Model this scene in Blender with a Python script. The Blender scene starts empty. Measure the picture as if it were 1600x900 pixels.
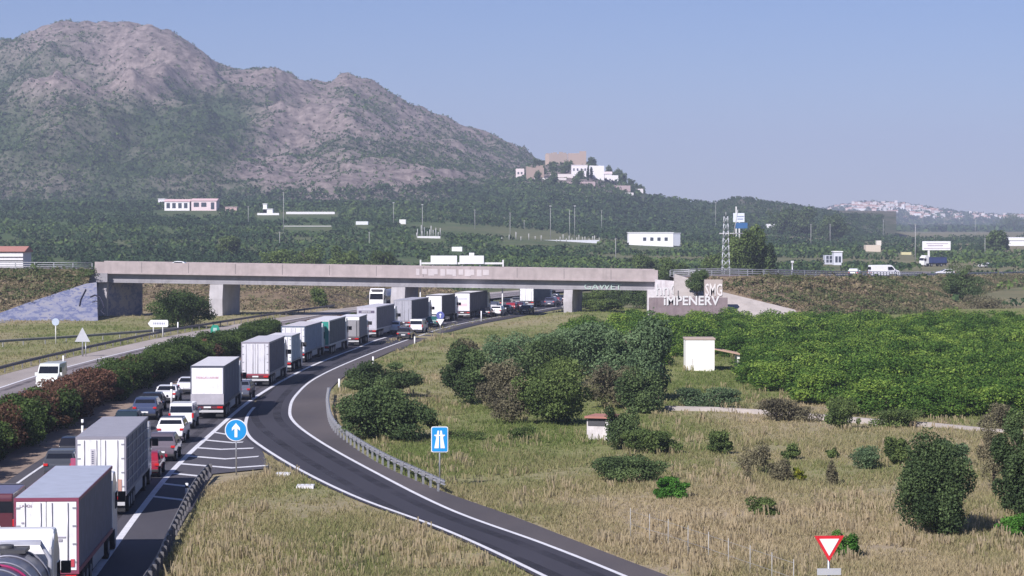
import bpy, bmesh, math, random
import numpy as np
from mathutils import Vector, Matrix
R = math.radians
SC = bpy.context.scene
COL = SC.collection

# ------------------------------------------------------------------ camera
FPX = 4000.0            # focal length in pixels of the 1600 px wide photograph
HC = 15.0               # camera height on its mast
PITCH = math.atan(105 / FPX)
cam = bpy.data.cameras.new('camera'); cam.lens = 36 * FPX / 1600; cam.sensor_width = 36
cam.clip_start = 1; cam.clip_end = 40000
cam_o = bpy.data.objects.new('camera', cam); COL.objects.link(cam_o)
cam_o.location = (0, 0, HC); cam_o.rotation_euler = (math.pi / 2 - PITCH, 0, 0)
SC.camera = cam_o

# ------------------------------------------------------------------ sky, sun, exposure
SUN_EL = R(38); SH = Vector((0.55, 0.835)).normalized()     # direction the shadows fall
w = bpy.data.worlds.new('World'); SC.world = w; w.use_nodes = True
nt = w.node_tree; bg = nt.nodes['Background']
sky = nt.nodes.new('ShaderNodeTexSky'); sky.sky_type = 'NISHITA'; sky.sun_disc = False
sky.sun_elevation = SUN_EL; sky.sun_rotation = math.atan2(-SH.x, -SH.y) % (2 * math.pi)
sky.altitude = 1200; sky.air_density = 1.0; sky.dust_density = 0.0; sky.ozone_density = 5.0
tn = nt.nodes.new('ShaderNodeMix'); tn.data_type = 'RGBA'; tn.blend_type = 'MULTIPLY'; tn.inputs[0].default_value = 1.0
nt.links.new(sky.outputs[0], tn.inputs[6]); tn.inputs[7].default_value = (0.93, 0.90, 1.08, 1)
nt.links.new(tn.outputs[2], bg.inputs[0]); bg.inputs[1].default_value = 0.053
sun = bpy.data.lights.new('sun', 'SUN'); sun.energy = 4.9; sun.angle = R(0.55); sun.color = (1.0, 0.93, 0.85)
sun_o = bpy.data.objects.new('sun', sun); COL.objects.link(sun_o)
sun_o.rotation_euler = Vector((SH.x * math.cos(SUN_EL), SH.y * math.cos(SUN_EL), -math.sin(SUN_EL))).to_track_quat('-Z', 'Y').to_euler()
SC.view_settings.view_transform = 'Standard'; SC.view_settings.look = 'None'
SC.view_settings.gamma = 1; SC.view_settings.exposure = 0.48
SC.view_settings.use_curve_mapping = False
try:
    SC.view_settings.use_white_balance = True
    SC.view_settings.white_balance_temperature = 6050
    SC.view_settings.white_balance_tint = 15
except Exception: pass
SC.cycles.use_denoising = True
SC.cycles.max_bounces = 5; SC.cycles.transparent_max_bounces = 4; SC.cycles.volume_bounces = 0
SC.cycles.diffuse_bounces = 2; SC.cycles.glossy_bounces = 2

# ------------------------------------------------------------------ projection helpers (photograph pixel -> place on the ground)
CP, SP = math.cos(PITCH), math.sin(PITCH)
def ray(x, y):
    a, b = (x - 800) / FPX, -(y - 450) / FPX
    return Vector((a, CP + b * SP, -SP + b * CP))
def G(x, y, z=0.0):
    d = ray(x, y); t = (z - HC) / d.z
    return (d.x * t, d.y * t)
def at(x, y, Y):
    """point on the sight line of pixel (x,y) at distance Y"""
    d = ray(x, y); t = Y / d.y
    return Vector((d.x * t, Y, HC + d.z * t))

# ------------------------------------------------------------------ numeric noise
def _h(ix, iy, s):
    n = (ix.astype(np.int64) * 374761393 + iy.astype(np.int64) * 668265263 + s * 1442695041) & 0xffffffff
    n = ((n ^ (n >> 13)) * 1274126177) & 0xffffffff
    return ((n ^ (n >> 16)) & 0xffff) / 65535.0
def vn(x, y, s=0):
    x = np.asarray(x, float); y = np.asarray(y, float)
    ix = np.floor(x); iy = np.floor(y); fx = x - ix; fy = y - iy
    fx = fx * fx * (3 - 2 * fx); fy = fy * fy * (3 - 2 * fy)
    a = _h(ix, iy, s); b = _h(ix + 1, iy, s); c = _h(ix, iy + 1, s); d = _h(ix + 1, iy + 1, s)
    return (a * (1 - fx) + b * fx) * (1 - fy) + (c * (1 - fx) + d * fx) * fy
def fbm(x, y, o=4, s=0):
    r = 0; a = 0.5; t = 0
    for i in range(o):
        r = r + a * vn(x * 2 ** i, y * 2 ** i, s + i * 7); t += a; a *= 0.5
    return r / t
def ridged(x, y, o=4, s=0):
    r = 0; a = 0.5; t = 0
    for i in range(o):
        r = r + a * (1 - np.abs(2 * vn(x * 2 ** i, y * 2 ** i, s + i * 11) - 1)); t += a; a *= 0.5
    return r / t
def sst(a, b, x):
    t = np.clip((np.asarray(x, float) - a) / (b - a), 0, 1); return t * t * (3 - 2 * t)

# ------------------------------------------------------------------ object helpers
def tag(o, label=None, cat=None, group=None, kind=None):
    if label: o['label'] = label
    if cat: o['category'] = cat
    if group: o['group'] = group
    if kind: o['kind'] = kind
    return o
def empty(name, loc, rz=0.0, label=None, cat=None, group=None):
    o = bpy.data.objects.new(name, None); COL.objects.link(o); o.location = loc; o.rotation_euler = (0, 0, rz)
    o.empty_display_size = 0.2
    return tag(o, label, cat, group)
def link(name, me, parent=None, loc=None, rz=None):
    o = bpy.data.objects.new(name, me); COL.objects.link(o)
    if parent is not None: o.parent = parent
    if loc is not None: o.location = loc
    if rz is not None: o.rotation_euler = (0, 0, rz)
    return o
def copy_tree(o, parent=None):
    c = o.copy(); COL.objects.link(c); c.parent = parent
    for ch in o.children: copy_tree(ch, c)
    return c

class MB:
    """collects faces for one mesh"""
    def __init__(s): s.v = []; s.f = []; s.m = []; s.smooth = []
    def add(s, vs, fs, m=0, sm=False):
        b = len(s.v); s.v += [tuple(p) for p in vs]
        for f in fs: s.f.append(tuple(b + i for i in f)); s.m.append(m); s.smooth.append(sm)
        return s
    def box(s, c, d, m=0, rot=None, taper=1.0):
        x, y, z = d[0] / 2, d[1] / 2, d[2] / 2
        vs = [Vector((sx * x * (taper if sz > 0 else 1), sy * y * (taper if sz > 0 else 1), sz * z)) for sz in (-1, 1) for sy in (-1, 1) for sx in (-1, 1)]
        if rot is not None: vs = [rot @ p for p in vs]
        vs = [p + Vector(c) for p in vs]
        return s.add(vs, [(0, 2, 3, 1), (4, 5, 7, 6), (0, 1, 5, 4), (2, 6, 7, 3), (0, 4, 6, 2), (1, 3, 7, 5)], m)
    def bb(s, a, b, m=0):   # box by two corners
        return s.box([(a[i] + b[i]) / 2 for i in range(3)], [abs(b[i] - a[i]) for i in range(3)], m)
    def tube(s, pts, r, n=6, m=0, caps=True, sm=True):
        pts = [Vector(p) for p in pts]; rs = r if isinstance(r, (list, tuple)) else [r] * len(pts)
        vs = []
        for i, p in enumerate(pts):
            t = (pts[min(i + 1, len(pts) - 1)] - pts[max(i - 1, 0)])
            t = t.normalized() if t.length > 1e-9 else Vector((0, 0, 1))
            u = t.cross(Vector((0, 0, 1)))
            if u.length < 1e-3: u = t.cross(Vector((1, 0, 0)))
            u.normalize(); v = u.cross(t)
            for k in range(n):
                a = 2 * math.pi * k / n; vs.append(p + (u * math.cos(a) + v * math.sin(a)) * rs[i])
        fs = [(i * n + k, i * n + (k + 1) % n, (i + 1) * n + (k + 1) % n, (i + 1) * n + k) for i in range(len(pts) - 1) for k in range(n)]
        s.add(vs, fs, m, sm)
        if caps:
            b = len(s.v) - len(vs)
            s.f.append(tuple(b + k for k in range(n))); s.m.append(m); s.smooth.append(False)
            s.f.append(tuple(b + (len(pts) - 1) * n + k for k in reversed(range(n)))); s.m.append(m); s.smooth.append(False)
        return s
    def prism(s, poly, a, b, axis=0, m=0):
        """extrude 2d polygon along axis from a to b"""
        def P(p, t):
            return (t, p[0], p[1]) if axis == 0 else ((p[0], t, p[1]) if axis == 1 else (p[0], p[1], t))
        n = len(poly); vs = [P(p, a) for p in poly] + [P(p, b) for p in poly]
        fs = [tuple(range(n))[::-1], tuple(range(n, 2 * n))] + [(i, (i + 1) % n, n + (i + 1) % n, n + i) for i in range(n)]
        return s.add(vs, fs, m)
    def quad(s, a, b, c, d, m=0): return s.add([a, b, c, d], [(0, 1, 2, 3)], m)
    def mesh(s, name, mats, bevel=0, fix=True):
        me = bpy.data.meshes.new(name); me.from_pydata(s.v, [], s.f)
        for mt in (mats if isinstance(mats, (list, tuple)) else [mats]): me.materials.append(mt)
        me.polygons.foreach_set('material_index', s.m); me.polygons.foreach_set('use_smooth', s.smooth)
        if fix or bevel:
            bm = bmesh.new(); bm.from_mesh(me)
            if bevel: bmesh.ops.bevel(bm, geom=list(bm.edges), offset=bevel, segments=2, affect='EDGES', profile=0.5, clamp_overlap=True)
            bmesh.ops.recalc_face_normals(bm, faces=bm.faces)
            bm.to_mesh(me); bm.free()
        me.update(); return me
    def build(s, name, mats, parent=None, bevel=0, **k):
        return link(name, s.mesh(name, mats, bevel), parent, **k)

def npmesh(name, V, F, mats, tint=None, smooth=False, mi=None):
    """fast mesh from arrays; F is (n,3) or (n,4)"""
    me = bpy.data.meshes.new(name); V = np.asarray(V, np.float32); F = np.asarray(F, np.int32); k = F.shape[1]
    me.vertices.add(len(V)); me.vertices.foreach_set('co', V.ravel())
    me.loops.add(F.size); me.loops.foreach_set('vertex_index', F.ravel())
    me.polygons.add(len(F)); me.polygons.foreach_set('loop_start', np.arange(0, F.size, k, dtype=np.int32))
    me.polygons.foreach_set('loop_total', np.full(len(F), k, np.int32))
    me.polygons.foreach_set('use_smooth', np.full(len(F), smooth))
    for mt in (mats if isinstance(mats, (list, tuple)) else [mats]): me.materials.append(mt)
    if mi is not None: me.polygons.foreach_set('material_index', np.asarray(mi, np.int32))
    if tint is not None:
        dom = 'FACE' if len(tint) == len(F) else 'POINT'
        a = me.attributes.new('tint', 'FLOAT', dom); a.data.foreach_set('value', np.asarray(tint, np.float32))
    me.update(calc_edges=True); me.validate(); return me

# ------------------------------------------------------------------ materials
def _nodes(name):
    m = bpy.data.materials.new(name); m.use_nodes = True; t = m.node_tree
    return m, t, t.nodes['Principled BSDF']
def ramp(t, stops, interp='LINEAR'):
    r = t.nodes.new('ShaderNodeValToRGB'); r.color_ramp.interpolation = interp
    e = r.color_ramp.elements
    while len(e) < len(stops): e.new(0.5)
    for i, (p, c) in enumerate(stops): e[i].position = p; e[i].color = (*c, 1) if len(c) == 3 else c
    return r
def noise(t, scale, detail=4, rough=0.55, vec='Object', sc3=None):
    tc = t.nodes.new('ShaderNodeTexCoord'); n = t.nodes.new('ShaderNodeTexNoise')
    n.inputs['Scale'].default_value = scale; n.inputs['Detail'].default_value = detail; n.inputs['Roughness'].default_value = rough
    src = tc.outputs[vec]
    if sc3:
        mp = t.nodes.new('ShaderNodeMapping'); mp.inputs['Scale'].default_value = sc3; t.links.new(src, mp.inputs[0]); src = mp.outputs[0]
    t.links.new(src, n.inputs['Vector']); return n
def mixc(t, fac, a, b, mode='MIX'):
    n = t.nodes.new('ShaderNodeMix'); n.data_type = 'RGBA'; n.blend_type = mode
    for sock, v in ((n.inputs[0], fac), (n.inputs[6], a), (n.inputs[7], b)):
        if hasattr(v, 'is_linked') or isinstance(v, bpy.types.NodeSocket): t.links.new(v, sock)
        elif isinstance(v, (int, float)): sock.default_value = v
        else: sock.default_value = (*v, 1)
    return n.outputs[2]
def mul(c, k): return tuple(min(1, x * k) for x in c)
def paint(name, col, rough=0.5, metal=0.0, wear=0.12, scale=1.5, streak=False, coat=0.0, dirt=None):
    m, t, b = _nodes(name)
    n = noise(t, scale, 5, 0.6, sc3=(1, 1, 0.25) if streak else None)
    r = ramp(t, [(0.3, mul(col, 1 - wear)), (0.7, mul(col, 1 + wear * 0.6))]); t.links.new(n.outputs[0], r.inputs[0]); out = r.outputs[0]
    if dirt:
        n2 = noise(t, scale * 3, 6, 0.7, sc3=(1, 1, 0.4)); r2 = ramp(t, [(0.52, (0, 0, 0)), (0.75, (1, 1, 1))])
        t.links.new(n2.outputs[0], r2.inputs[0]); out = mixc(t, r2.outputs[0], out, dirt)
    t.links.new(out, b.inputs['Base Color']); b.inputs['Roughness'].default_value = rough; b.inputs['Metallic'].default_value = metal
    b.inputs['Coat Weight'].default_value = coat
    return m
_pc = {}
def P(col, rough=0.5, metal=0.0, coat=0.0, wear=0.08):
    k = (tuple(round(c, 3) for c in col), rough, metal, coat, wear)
    if k not in _pc: _pc[k] = paint('paint', col, rough, metal, wear, coat=coat)
    return _pc[k]
def glassm():
    m, t, b = _nodes('vehicle_glass'); b.inputs['Base Color'].default_value = (0.012, 0.014, 0.02, 1)
    b.inputs['Roughness'].default_value = 0.08; b.inputs['IOR'].default_value = 1.5
    return m
def foliage(name, dark, mid, light, hue=0.0, trans=0.25, extra=None):
    m, t, b = _nodes(name)
    a = t.nodes.new('ShaderNodeAttribute'); a.attribute_name = 'tint'
    oi = t.nodes.new('ShaderNodeObjectInfo')
    ad = t.nodes.new('ShaderNodeMath'); ad.operation = 'MULTIPLY_ADD'; ad.inputs[1].default_value = 0.22; ad.inputs[2].default_value = -0.11
    t.links.new(oi.outputs['Random'], ad.inputs[0])
    s = t.nodes.new('ShaderNodeMath'); s.operation = 'ADD'; t.links.new(a.outputs['Fac'], s.inputs[0]); t.links.new(ad.outputs[0], s.inputs[1])
    r = ramp(t, [(0.0, dark), (0.5, mid), (1.0, light)]); t.links.new(s.outputs[0], r.inputs[0])
    t.links.new(r.outputs[0], b.inputs['Base Color']); b.inputs['Roughness'].default_value = 0.75
    b.inputs['Specular IOR Level'].default_value = 0.15
    if trans:
        tr = t.nodes.new('ShaderNodeBsdfTranslucent'); t.links.new(r.outputs[0], tr.inputs[0])
        mx = t.nodes.new('ShaderNodeMixShader'); mx.inputs[0].default_value = trans
        t.links.new(b.outputs[0], mx.inputs[1]); t.links.new(tr.outputs[0], mx.inputs[2])
        t.links.new(mx.outputs[0], t.nodes['Material Output'].inputs[0])
    return m
WHITE = (0.80, 0.80, 0.80)
M = {}
M['glass'] = glassm()
M['tyre'] = P((0.02, 0.02, 0.022), 0.85)
M['rim'] = P((0.45, 0.45, 0.47), 0.35, 0.6)
M['black'] = P((0.02, 0.02, 0.022), 0.6)
M['dark'] = P((0.06, 0.06, 0.065), 0.6)
M['chassis'] = P((0.045, 0.042, 0.045), 0.7)
M['red_lamp'] = P((0.55, 0.02, 0.02), 0.25)
M['amber'] = P((0.75, 0.3, 0.03), 0.3)
M['lampw'] = P((0.8, 0.8, 0.78), 0.15)
M['plate'] = P((0.78, 0.78, 0.76), 0.5)
M['steel'] = paint('galvanised_steel', (0.42, 0.43, 0.45), 0.45, 0.55, 0.2, 3, dirt=(0.25, 0.19, 0.15))
M['white'] = P(WHITE, 0.4)
M['offwhite'] = P((0.7, 0.7, 0.68), 0.6)
def concrete(name, col, dirt, scale=0.6):
    m, t, b = _nodes(name)
    n = noise(t, scale, 8, 0.65); r = ramp(t, [(0.3, mul(col, 0.8)), (0.7, mul(col, 1.1))]); t.links.new(n.outputs[0], r.inputs[0])
    n2 = noise(t, 0.9, 6, 0.7, sc3=(1, 1, 0.12)); r2 = ramp(t, [(0.5, (0, 0, 0)), (0.72, (0.8, 0.8, 0.8))]); t.links.new(n2.outputs[0], r2.inputs[0])
    t.links.new(mixc(t, r2.outputs[0], r.outputs[0], dirt), b.inputs['Base Color']); b.inputs['Roughness'].default_value = 0.9
    bp = t.nodes.new('ShaderNodeBump'); bp.inputs['Strength'].default_value = 0.3; n3 = noise(t, 6, 5); t.links.new(n3.outputs[0], bp.inputs['Height']); t.links.new(bp.outputs[0], b.inputs['Normal'])
    return m
M['parapet'] = concrete('parapet_concrete', (0.42, 0.36, 0.35), (0.30, 0.26, 0.25))
M['girder'] = concrete('girder_concrete', (0.33, 0.32, 0.34), (0.22, 0.21, 0.22))
M['pier'] = concrete('pier_concrete', (0.48, 0.46, 0.47), (0.33, 0.31, 0.32))
M['slope'] = concrete('slope_concrete', (0.42, 0.38, 0.35), (0.32, 0.28, 0.25))

def asphalt(name, col, patch, scale=0.12):
    m, t, b = _nodes(name)
    n = noise(t, scale, 6, 0.6, sc3=(1, 0.35, 1)); r = ramp(t, [(0.35, mul(col, 0.85)), (0.65, patch)]); t.links.new(n.outputs[0], r.inputs[0])
    n2 = noise(t, 14, 3, 0.7); r2 = ramp(t, [(0.3, (0.75, 0.75, 0.75)), (0.7, (1.2, 1.2, 1.2))]); t.links.new(n2.outputs[0], r2.inputs[0])
    t.links.new(mixc(t, 1.0, r.outputs[0], r2.outputs[0], 'MULTIPLY'), b.inputs['Base Color'])
    b.inputs['Roughness'].default_value = 0.85
    bp = t.nodes.new('ShaderNodeBump'); bp.inputs['Strength'].default_value = 0.25; bp.inputs['Distance'].default_value = 0.02
    t.links.new(n2.outputs[0], bp.inputs['Height']); t.links.new(bp.outputs[0], b.inputs['Normal'])
    return m
M['asphalt_main'] = asphalt('main_asphalt', (0.066, 0.062, 0.075), (0.082, 0.077, 0.088))
M['asphalt_ramp'] = asphalt('ramp_asphalt', (0.034, 0.032, 0.044), (0.044, 0.041, 0.054))
M['asphalt_old'] = asphalt('old_asphalt', (0.21, 0.185, 0.19), (0.25, 0.215, 0.215))
M['asphalt_shoulder'] = asphalt('shoulder_asphalt', (0.085, 0.074, 0.076), (0.115, 0.098, 0.095))
M['line'] = paint('road_line_paint', (0.74, 0.74, 0.76), 0.6, 0, 0.1, 0.8, dirt=(0.45, 0.44, 0.45))

def ground_mat(name, tan, tan2, green, green2, freq=1.0, bump=0.15):
    """bare soil and low growth: 'tint' on the vertices says how green it grows there"""
    m, t, b = _nodes(name)
    a = t.nodes.new('ShaderNodeAttribute'); a.attribute_name = 'tint'
    n1 = noise(t, 0.35 * freq, 6, 0.65); r1 = ramp(t, [(0.3, tan), (0.7, tan2)]); t.links.new(n1.outputs[0], r1.inputs[0])
    n2 = noise(t, 0.6 * freq, 6, 0.65); r2 = ramp(t, [(0.3, green), (0.7, green2)]); t.links.new(n2.outputs[0], r2.inputs[0])
    n3 = noise(t, 1.1 * freq, 6, 0.7)
    s = t.nodes.new('ShaderNodeMath'); s.operation = 'MULTIPLY_ADD'; s.inputs[1].default_value = 1.2; s.inputs[2].default_value = -0.6; t.links.new(n3.outputs[0], s.inputs[0])
    ad = t.nodes.new('ShaderNodeMath'); ad.operation = 'ADD'; ad.use_clamp = True; t.links.new(s.outputs[0], ad.inputs[0]); t.links.new(a.outputs['Fac'], ad.inputs[1])
    t.links.new(mixc(t, ad.outputs[0], r1.outputs[0], r2.outputs[0]), b.inputs['Base Color']); b.inputs['Roughness'].default_value = 0.95
    b.inputs['Specular IOR Level'].default_value = 0.1
    bp = t.nodes.new('ShaderNodeBump'); bp.inputs['Strength'].default_value = 0.6; bp.inputs['Distance'].default_value = bump
    n4 = noise(t, 3 * freq, 6, 0.7); t.links.new(n4.outputs[0], bp.inputs['Height']); t.links.new(bp.outputs[0], b.inputs['Normal'])
    return m
M['ground'] = ground_mat('dry_grass_ground', (0.29, 0.235, 0.16), (0.40, 0.33, 0.22), (0.16, 0.18, 0.065), (0.24, 0.245, 0.095))
M['bank'] = ground_mat('bank_soil', (0.19, 0.14, 0.10), (0.24, 0.185, 0.12), (0.08, 0.09, 0.04), (0.13, 0.12, 0.055), 0.6)
M['farland'] = ground_mat('far_fields', (0.20, 0.17, 0.10), (0.27, 0.23, 0.14), (0.05, 0.085, 0.032), (0.08, 0.12, 0.042), 0.05)
M['verge'] = paint('gravel_verge', (0.28, 0.21, 0.16), 0.95, 0, 0.25, 2.0)

# ------------------------------------------------------------------ polylines on the ground
def smooth_poly(pts, step=2.0):
    """Catmull-Rom through points, resampled"""
    p = [np.array(q, float) for q in pts]; p = [2 * p[0] - p[1]] + p + [2 * p[-1] - p[-2]]; out = []
    for i in range(1, len(p) - 2):
        n = max(2, int(np.linalg.norm(p[i + 1][:2] - p[i][:2]) / step))
        for k in range(n):
            t = k / n
            out.append(0.5 * ((2 * p[i]) + (-p[i - 1] + p[i + 1]) * t + (2 * p[i - 1] - 5 * p[i] + 4 * p[i + 1] - p[i + 2]) * t * t + (-p[i - 1] + 3 * p[i] - 3 * p[i + 1] + p[i + 2]) * t ** 3))
    out.append(p[-2]); return np.array(out)
def normals2(pl):
    t = np.gradient(pl[:, :2], axis=0); t /= np.linalg.norm(t, axis=1)[:, None] + 1e-9
    return np.stack([t[:, 1], -t[:, 0]], 1)          # to the right
def offset(pl, d):
    q = pl.copy(); q[:, :2] += normals2(pl) * (np.asarray(d)[:, None] if np.ndim(d) else d); return q
def resample(pl, n):
    s = np.r_[0, np.cumsum(np.linalg.norm(np.diff(pl[:, :2], axis=0), axis=1))]; q = np.linspace(0, s[-1], n)
    return np.stack([np.interp(q, s, pl[:, k]) for k in range(pl.shape[1])], 1)
def arclen(pl): return np.r_[0, np.cumsum(np.linalg.norm(np.diff(pl[:, :2], axis=0), axis=1))]
def strip(mb, A, B, z, m=0):
    n = min(len(A), len(B)); vs = []
    for i in range(n):
        vs.append((A[i][0], A[i][1], z + (A[i][2] if len(A[i]) > 2 else 0))); vs.append((B[i][0], B[i][1], z + (B[i][2] if len(B[i]) > 2 else 0)))
    mb.add(vs, [(2 * i, 2 * i + 1, 2 * i + 3, 2 * i + 2) for i in range(n - 1)], m)
def ribbon(mb, pl, a, b, z, m=0): strip(mb, offset(pl, a), offset(pl, b), z, m)
def cut(pl, s0, s1):
    s = arclen(pl); q = np.r_[s0, s[(s > s0) & (s < s1)], s1]
    return np.stack([np.interp(q, s, pl[:, k]) for k in range(pl.shape[1])], 1)
def px(lst): return [G(*p) for p in lst]

# right edge line of the queueing carriageway
MAIN = smooth_poly([(-14.9, 62), (-16.6, 88)] + px([(145, 900), (215, 803), (270, 735), (330, 678), (400, 620), (480, 575), (560, 543), (600, 528)]) + [(-10.2, 372), (-5.9, 394), (4.4, 444), (16, 490), (31, 540), (50, 590), (74, 640), (104, 690), (180, 790)])
# left carriageway, its outer (left) edge line
LEFT = smooth_poly([(-40, 70), (-43.2, 120), (-45.3, 180), (-46, 231), (-45.7, 261), (-43.6, 300), (-40, 343), (-33.5, 390), (-26, 435), (-14, 490), (2, 545), (25, 605), (56, 665), (95, 720), (150, 790)])
RL = smooth_poly(px([(1010, 985), (850, 900), (700, 830), (560, 778), (470, 735), (412, 700), (388, 680), (384, 660), (394, 640), (425, 613), (482, 577), (560, 545)]), 1.0)
RR = smooth_poly(px([(1170, 985), (975, 900), (850, 850), (700, 795), (580, 735), (500, 690), (460, 660), (453, 640), (463, 617), (495, 590), (560, 560), (640, 530), (720, 506)]) + [(4.2, 428), (13, 468), (24, 505)], 1.0)
RO = smooth_poly(px([(1290, 985), (1045, 900), (900, 845), (800, 806), (690, 767), (600, 728), (545, 692), (517, 655), (511, 625), (524, 600), (560, 574), (610, 550), (650, 535), (727, 508)]) + [(5.0, 427), (14, 467), (25, 504)], 1.0)
def rail_h(Y, pl=MAIN):
    i = int(np.argmin(abs(pl[:, 1] - Y))); d = pl[min(i + 3, len(pl) - 1)] - pl[max(i - 3, 0)]
    return -math.atan2(d[0], d[1]), np.interp(Y, pl[:, 1], pl[:, 0])

# ------------------------------------------------------------------ terrain
def uof(X, Y): return 800 + FPX * X / np.maximum(Y, 1)
def crest(pts, u): a = np.array(pts, float); return np.interp(u, a[:, 0], a[:, 1])
C1 = [(-900, 260), (-400, 150), (-200, 108), (0, 66), (40, 52), (75, 38), (110, 33), (150, 42), (200, 37), (270, 52), (310, 78), (345, 104), (380, 112), (430, 110), (470, 125), (510, 130), (545, 120), (580, 132), (615, 152), (660, 172), (720, 195), (770, 212), (820, 235), (850, 262), (900, 290), (1000, 320), (1100, 345)]
C2 = [(290, 345), (340, 305), (400, 266), (450, 232), (500, 206), (545, 192), (600, 200), (700, 232), (800, 268), (850, 300), (900, 330)]
C4 = [(640, 345), (700, 310), (760, 285), (800, 268), (835, 256), (870, 252), (915, 253), (950, 270), (1000, 298), (1030, 309), (1110, 319), (1160, 311), (1200, 318), (1290, 332), (1350, 345)]
C5 = [(1180, 345), (1260, 334), (1300, 325), (1340, 318), (1400, 318), (1450, 326), (1500, 333), (1560, 338), (1700, 339), (2100, 345)]
def base_h(X, Y):
    u = uof(X, Y)
    k = 25 - 17 * sst(600, 1150, u) - 6 * sst(1150, 1450, u)
    return k * sst(650, 1750, Y)
def mount_h(X, Y):
    X = np.asarray(X, float); Y = np.asarray(Y, float); u = uof(X, Y); b = base_h(X, Y)
    n = ridged(X / 260, Y / 340, 5, 3); n2 = fbm(X / 60, Y / 60, 5, 9); n3 = ridged(X / 95 + 3, Y / 120, 4, 21)
    out = b - 3.0
    for C, Yc, Yb, pw, ye in ((C1, 2600, 1760, 0.95, 3500), (C2, 2180, 1740, 0.85, 2700), (C4, 2000, 1560, 1.05, 2500)):
        H = HC + (345 - crest(C, u)) * Yc / FPX
        t = np.clip((Y - Yb) / (Yc - Yb), 0, 1); tb = np.clip((ye - Y) / (ye - Yc), 0, 1)
        prof = np.where(Y < Yc, t ** pw, tb)
        rel = np.maximum(H - 22, 0)
        amp = rel * (0.40 if C is not C4 else 0.06) * np.sin(np.pi * np.clip(prof, 0, 1)) ** 0.7
        z = 22 * 0 + b + (H - b) * prof + (n - 0.62) * amp * 1.25 + (n3 - 0.6) * amp * 0.55 + ((n2 - 0.5) * (4 + 0.06 * rel) + (ridged(X / 26, Y / 40, 3, 33) - .6) * 9.0 * (rel > 40)) * (t > 0)
        z = np.where((H > 16) & (Y > Yb), z, -50)
        out = np.maximum(out, z)
    return out
def far_h(X, Y):
    u = uof(X, Y); H = HC + (345 - crest(C5, u)) * 6000 / FPX
    return np.maximum(H, 0) * sst(4300, 6000, Y) * (1 - sst(6000, 7800, Y) * 0.6)
def terr(X, Y):
    X = np.asarray(X, float); Y = np.asarray(Y, float)
    return np.maximum(np.maximum(base_h(X, Y) * (1 - sst(3600, 4600, Y)), mount_h(X, Y)), far_h(X, Y))
def hit(x, y, y0=420, y1=7500):
    """first ground point on the sight line through pixel (x,y)"""
    d = ray(x, y); Ys = np.geomspace(y0, y1, 3000); t = Ys / d.y
    g = terr(d.x * t, Ys); z = HC + d.z * t; k = np.where(z <= g)[0]
    i = k[0] if len(k) else len(Ys) - 1
    return Vector((d.x * t[i], Ys[i], float(g[i])))

def polar_grid(rows, cols):
    """grid over distance rows and bearing columns (bearing in photograph px)"""
    U, Y = np.meshgrid(cols, rows); X = (U - 800) / FPX * Y
    n, m = Y.shape; idx = np.arange(n * m).reshape(n, m)
    F = np.stack([idx[:-1, :-1], idx[:-1, 1:], idx[1:, 1:], idx[1:, :-1]], -1).reshape(-1, 4)
    return X.ravel(), Y.ravel(), F
# far ground sheet
X, Y, F = polar_grid(np.r_[np.linspace(20, 430, 24), np.geomspace(450, 8000, 110)], np.r_[np.linspace(-3200, -200, 30), np.linspace(-150, 1800, 120), np.linspace(1850, 4800, 30)])
Z = np.maximum(base_h(X, Y) * (1 - sst(3600, 4600, Y)), far_h(X, Y)) - 0.35 * (1 - sst(600, 700, Y)) - 0.05
gr = 0.55 + 0.9 * (fbm(X / 120, Y / 90, 4, 5) - 0.5) + 0.35 * sst(900, 600, uof(X, Y)) - 0.25 * sst(1250, 1500, uof(X, Y))
tag(link('ground', npmesh('ground', np.stack([X, Y, Z], 1), F, M['farland'], gr, True)), kind='structure')

# near field: everything this side of the bridge, fine mesh
def road_mask(X, Y):
    """1 on or right beside any asphalt"""
    m = np.zeros_like(X)
    xm = np.interp(Y, MAIN[:, 1], MAIN[:, 0]); xl = np.interp(Y, LEFT[:, 1], LEFT[:, 0])
    m = np.where((X > xm - 17) & (X < xm + 1.0), 1, m)
    m = np.where((X > xm - 10) & (X < xm + 2.6) & (Y < 158), 1, m)
    m = np.where((X > xl - 4) & (X < xl + 10), 1, m)
    A = resample(RL, 160); B = resample(RO, 160)
    from_bez = np.concatenate([A, B[::-1]])
    # point in polygon
    ins = np.zeros(X.shape, bool); j = len(from_bez) - 1
    for i in range(len(from_bez)):
        xi, yi = from_bez[i][:2]; xj, yj = from_bez[j][:2]
        c = ((yi > Y) != (yj > Y)) & (X < (xj - xi) * (Y - yi) / (yj - yi + 1e-12) + xi)
        ins ^= c; j = i
    m = np.where(ins, 1, m)
    gore = (X > xm - 0.5) & (X < -13.0) & (Y > 145) & (Y < 205)
    m = np.where(gore & (X < np.interp(Y, [145, 152, 156, 205], [-17, -15, -15.3, -19])), 1, m)
    return m
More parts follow.
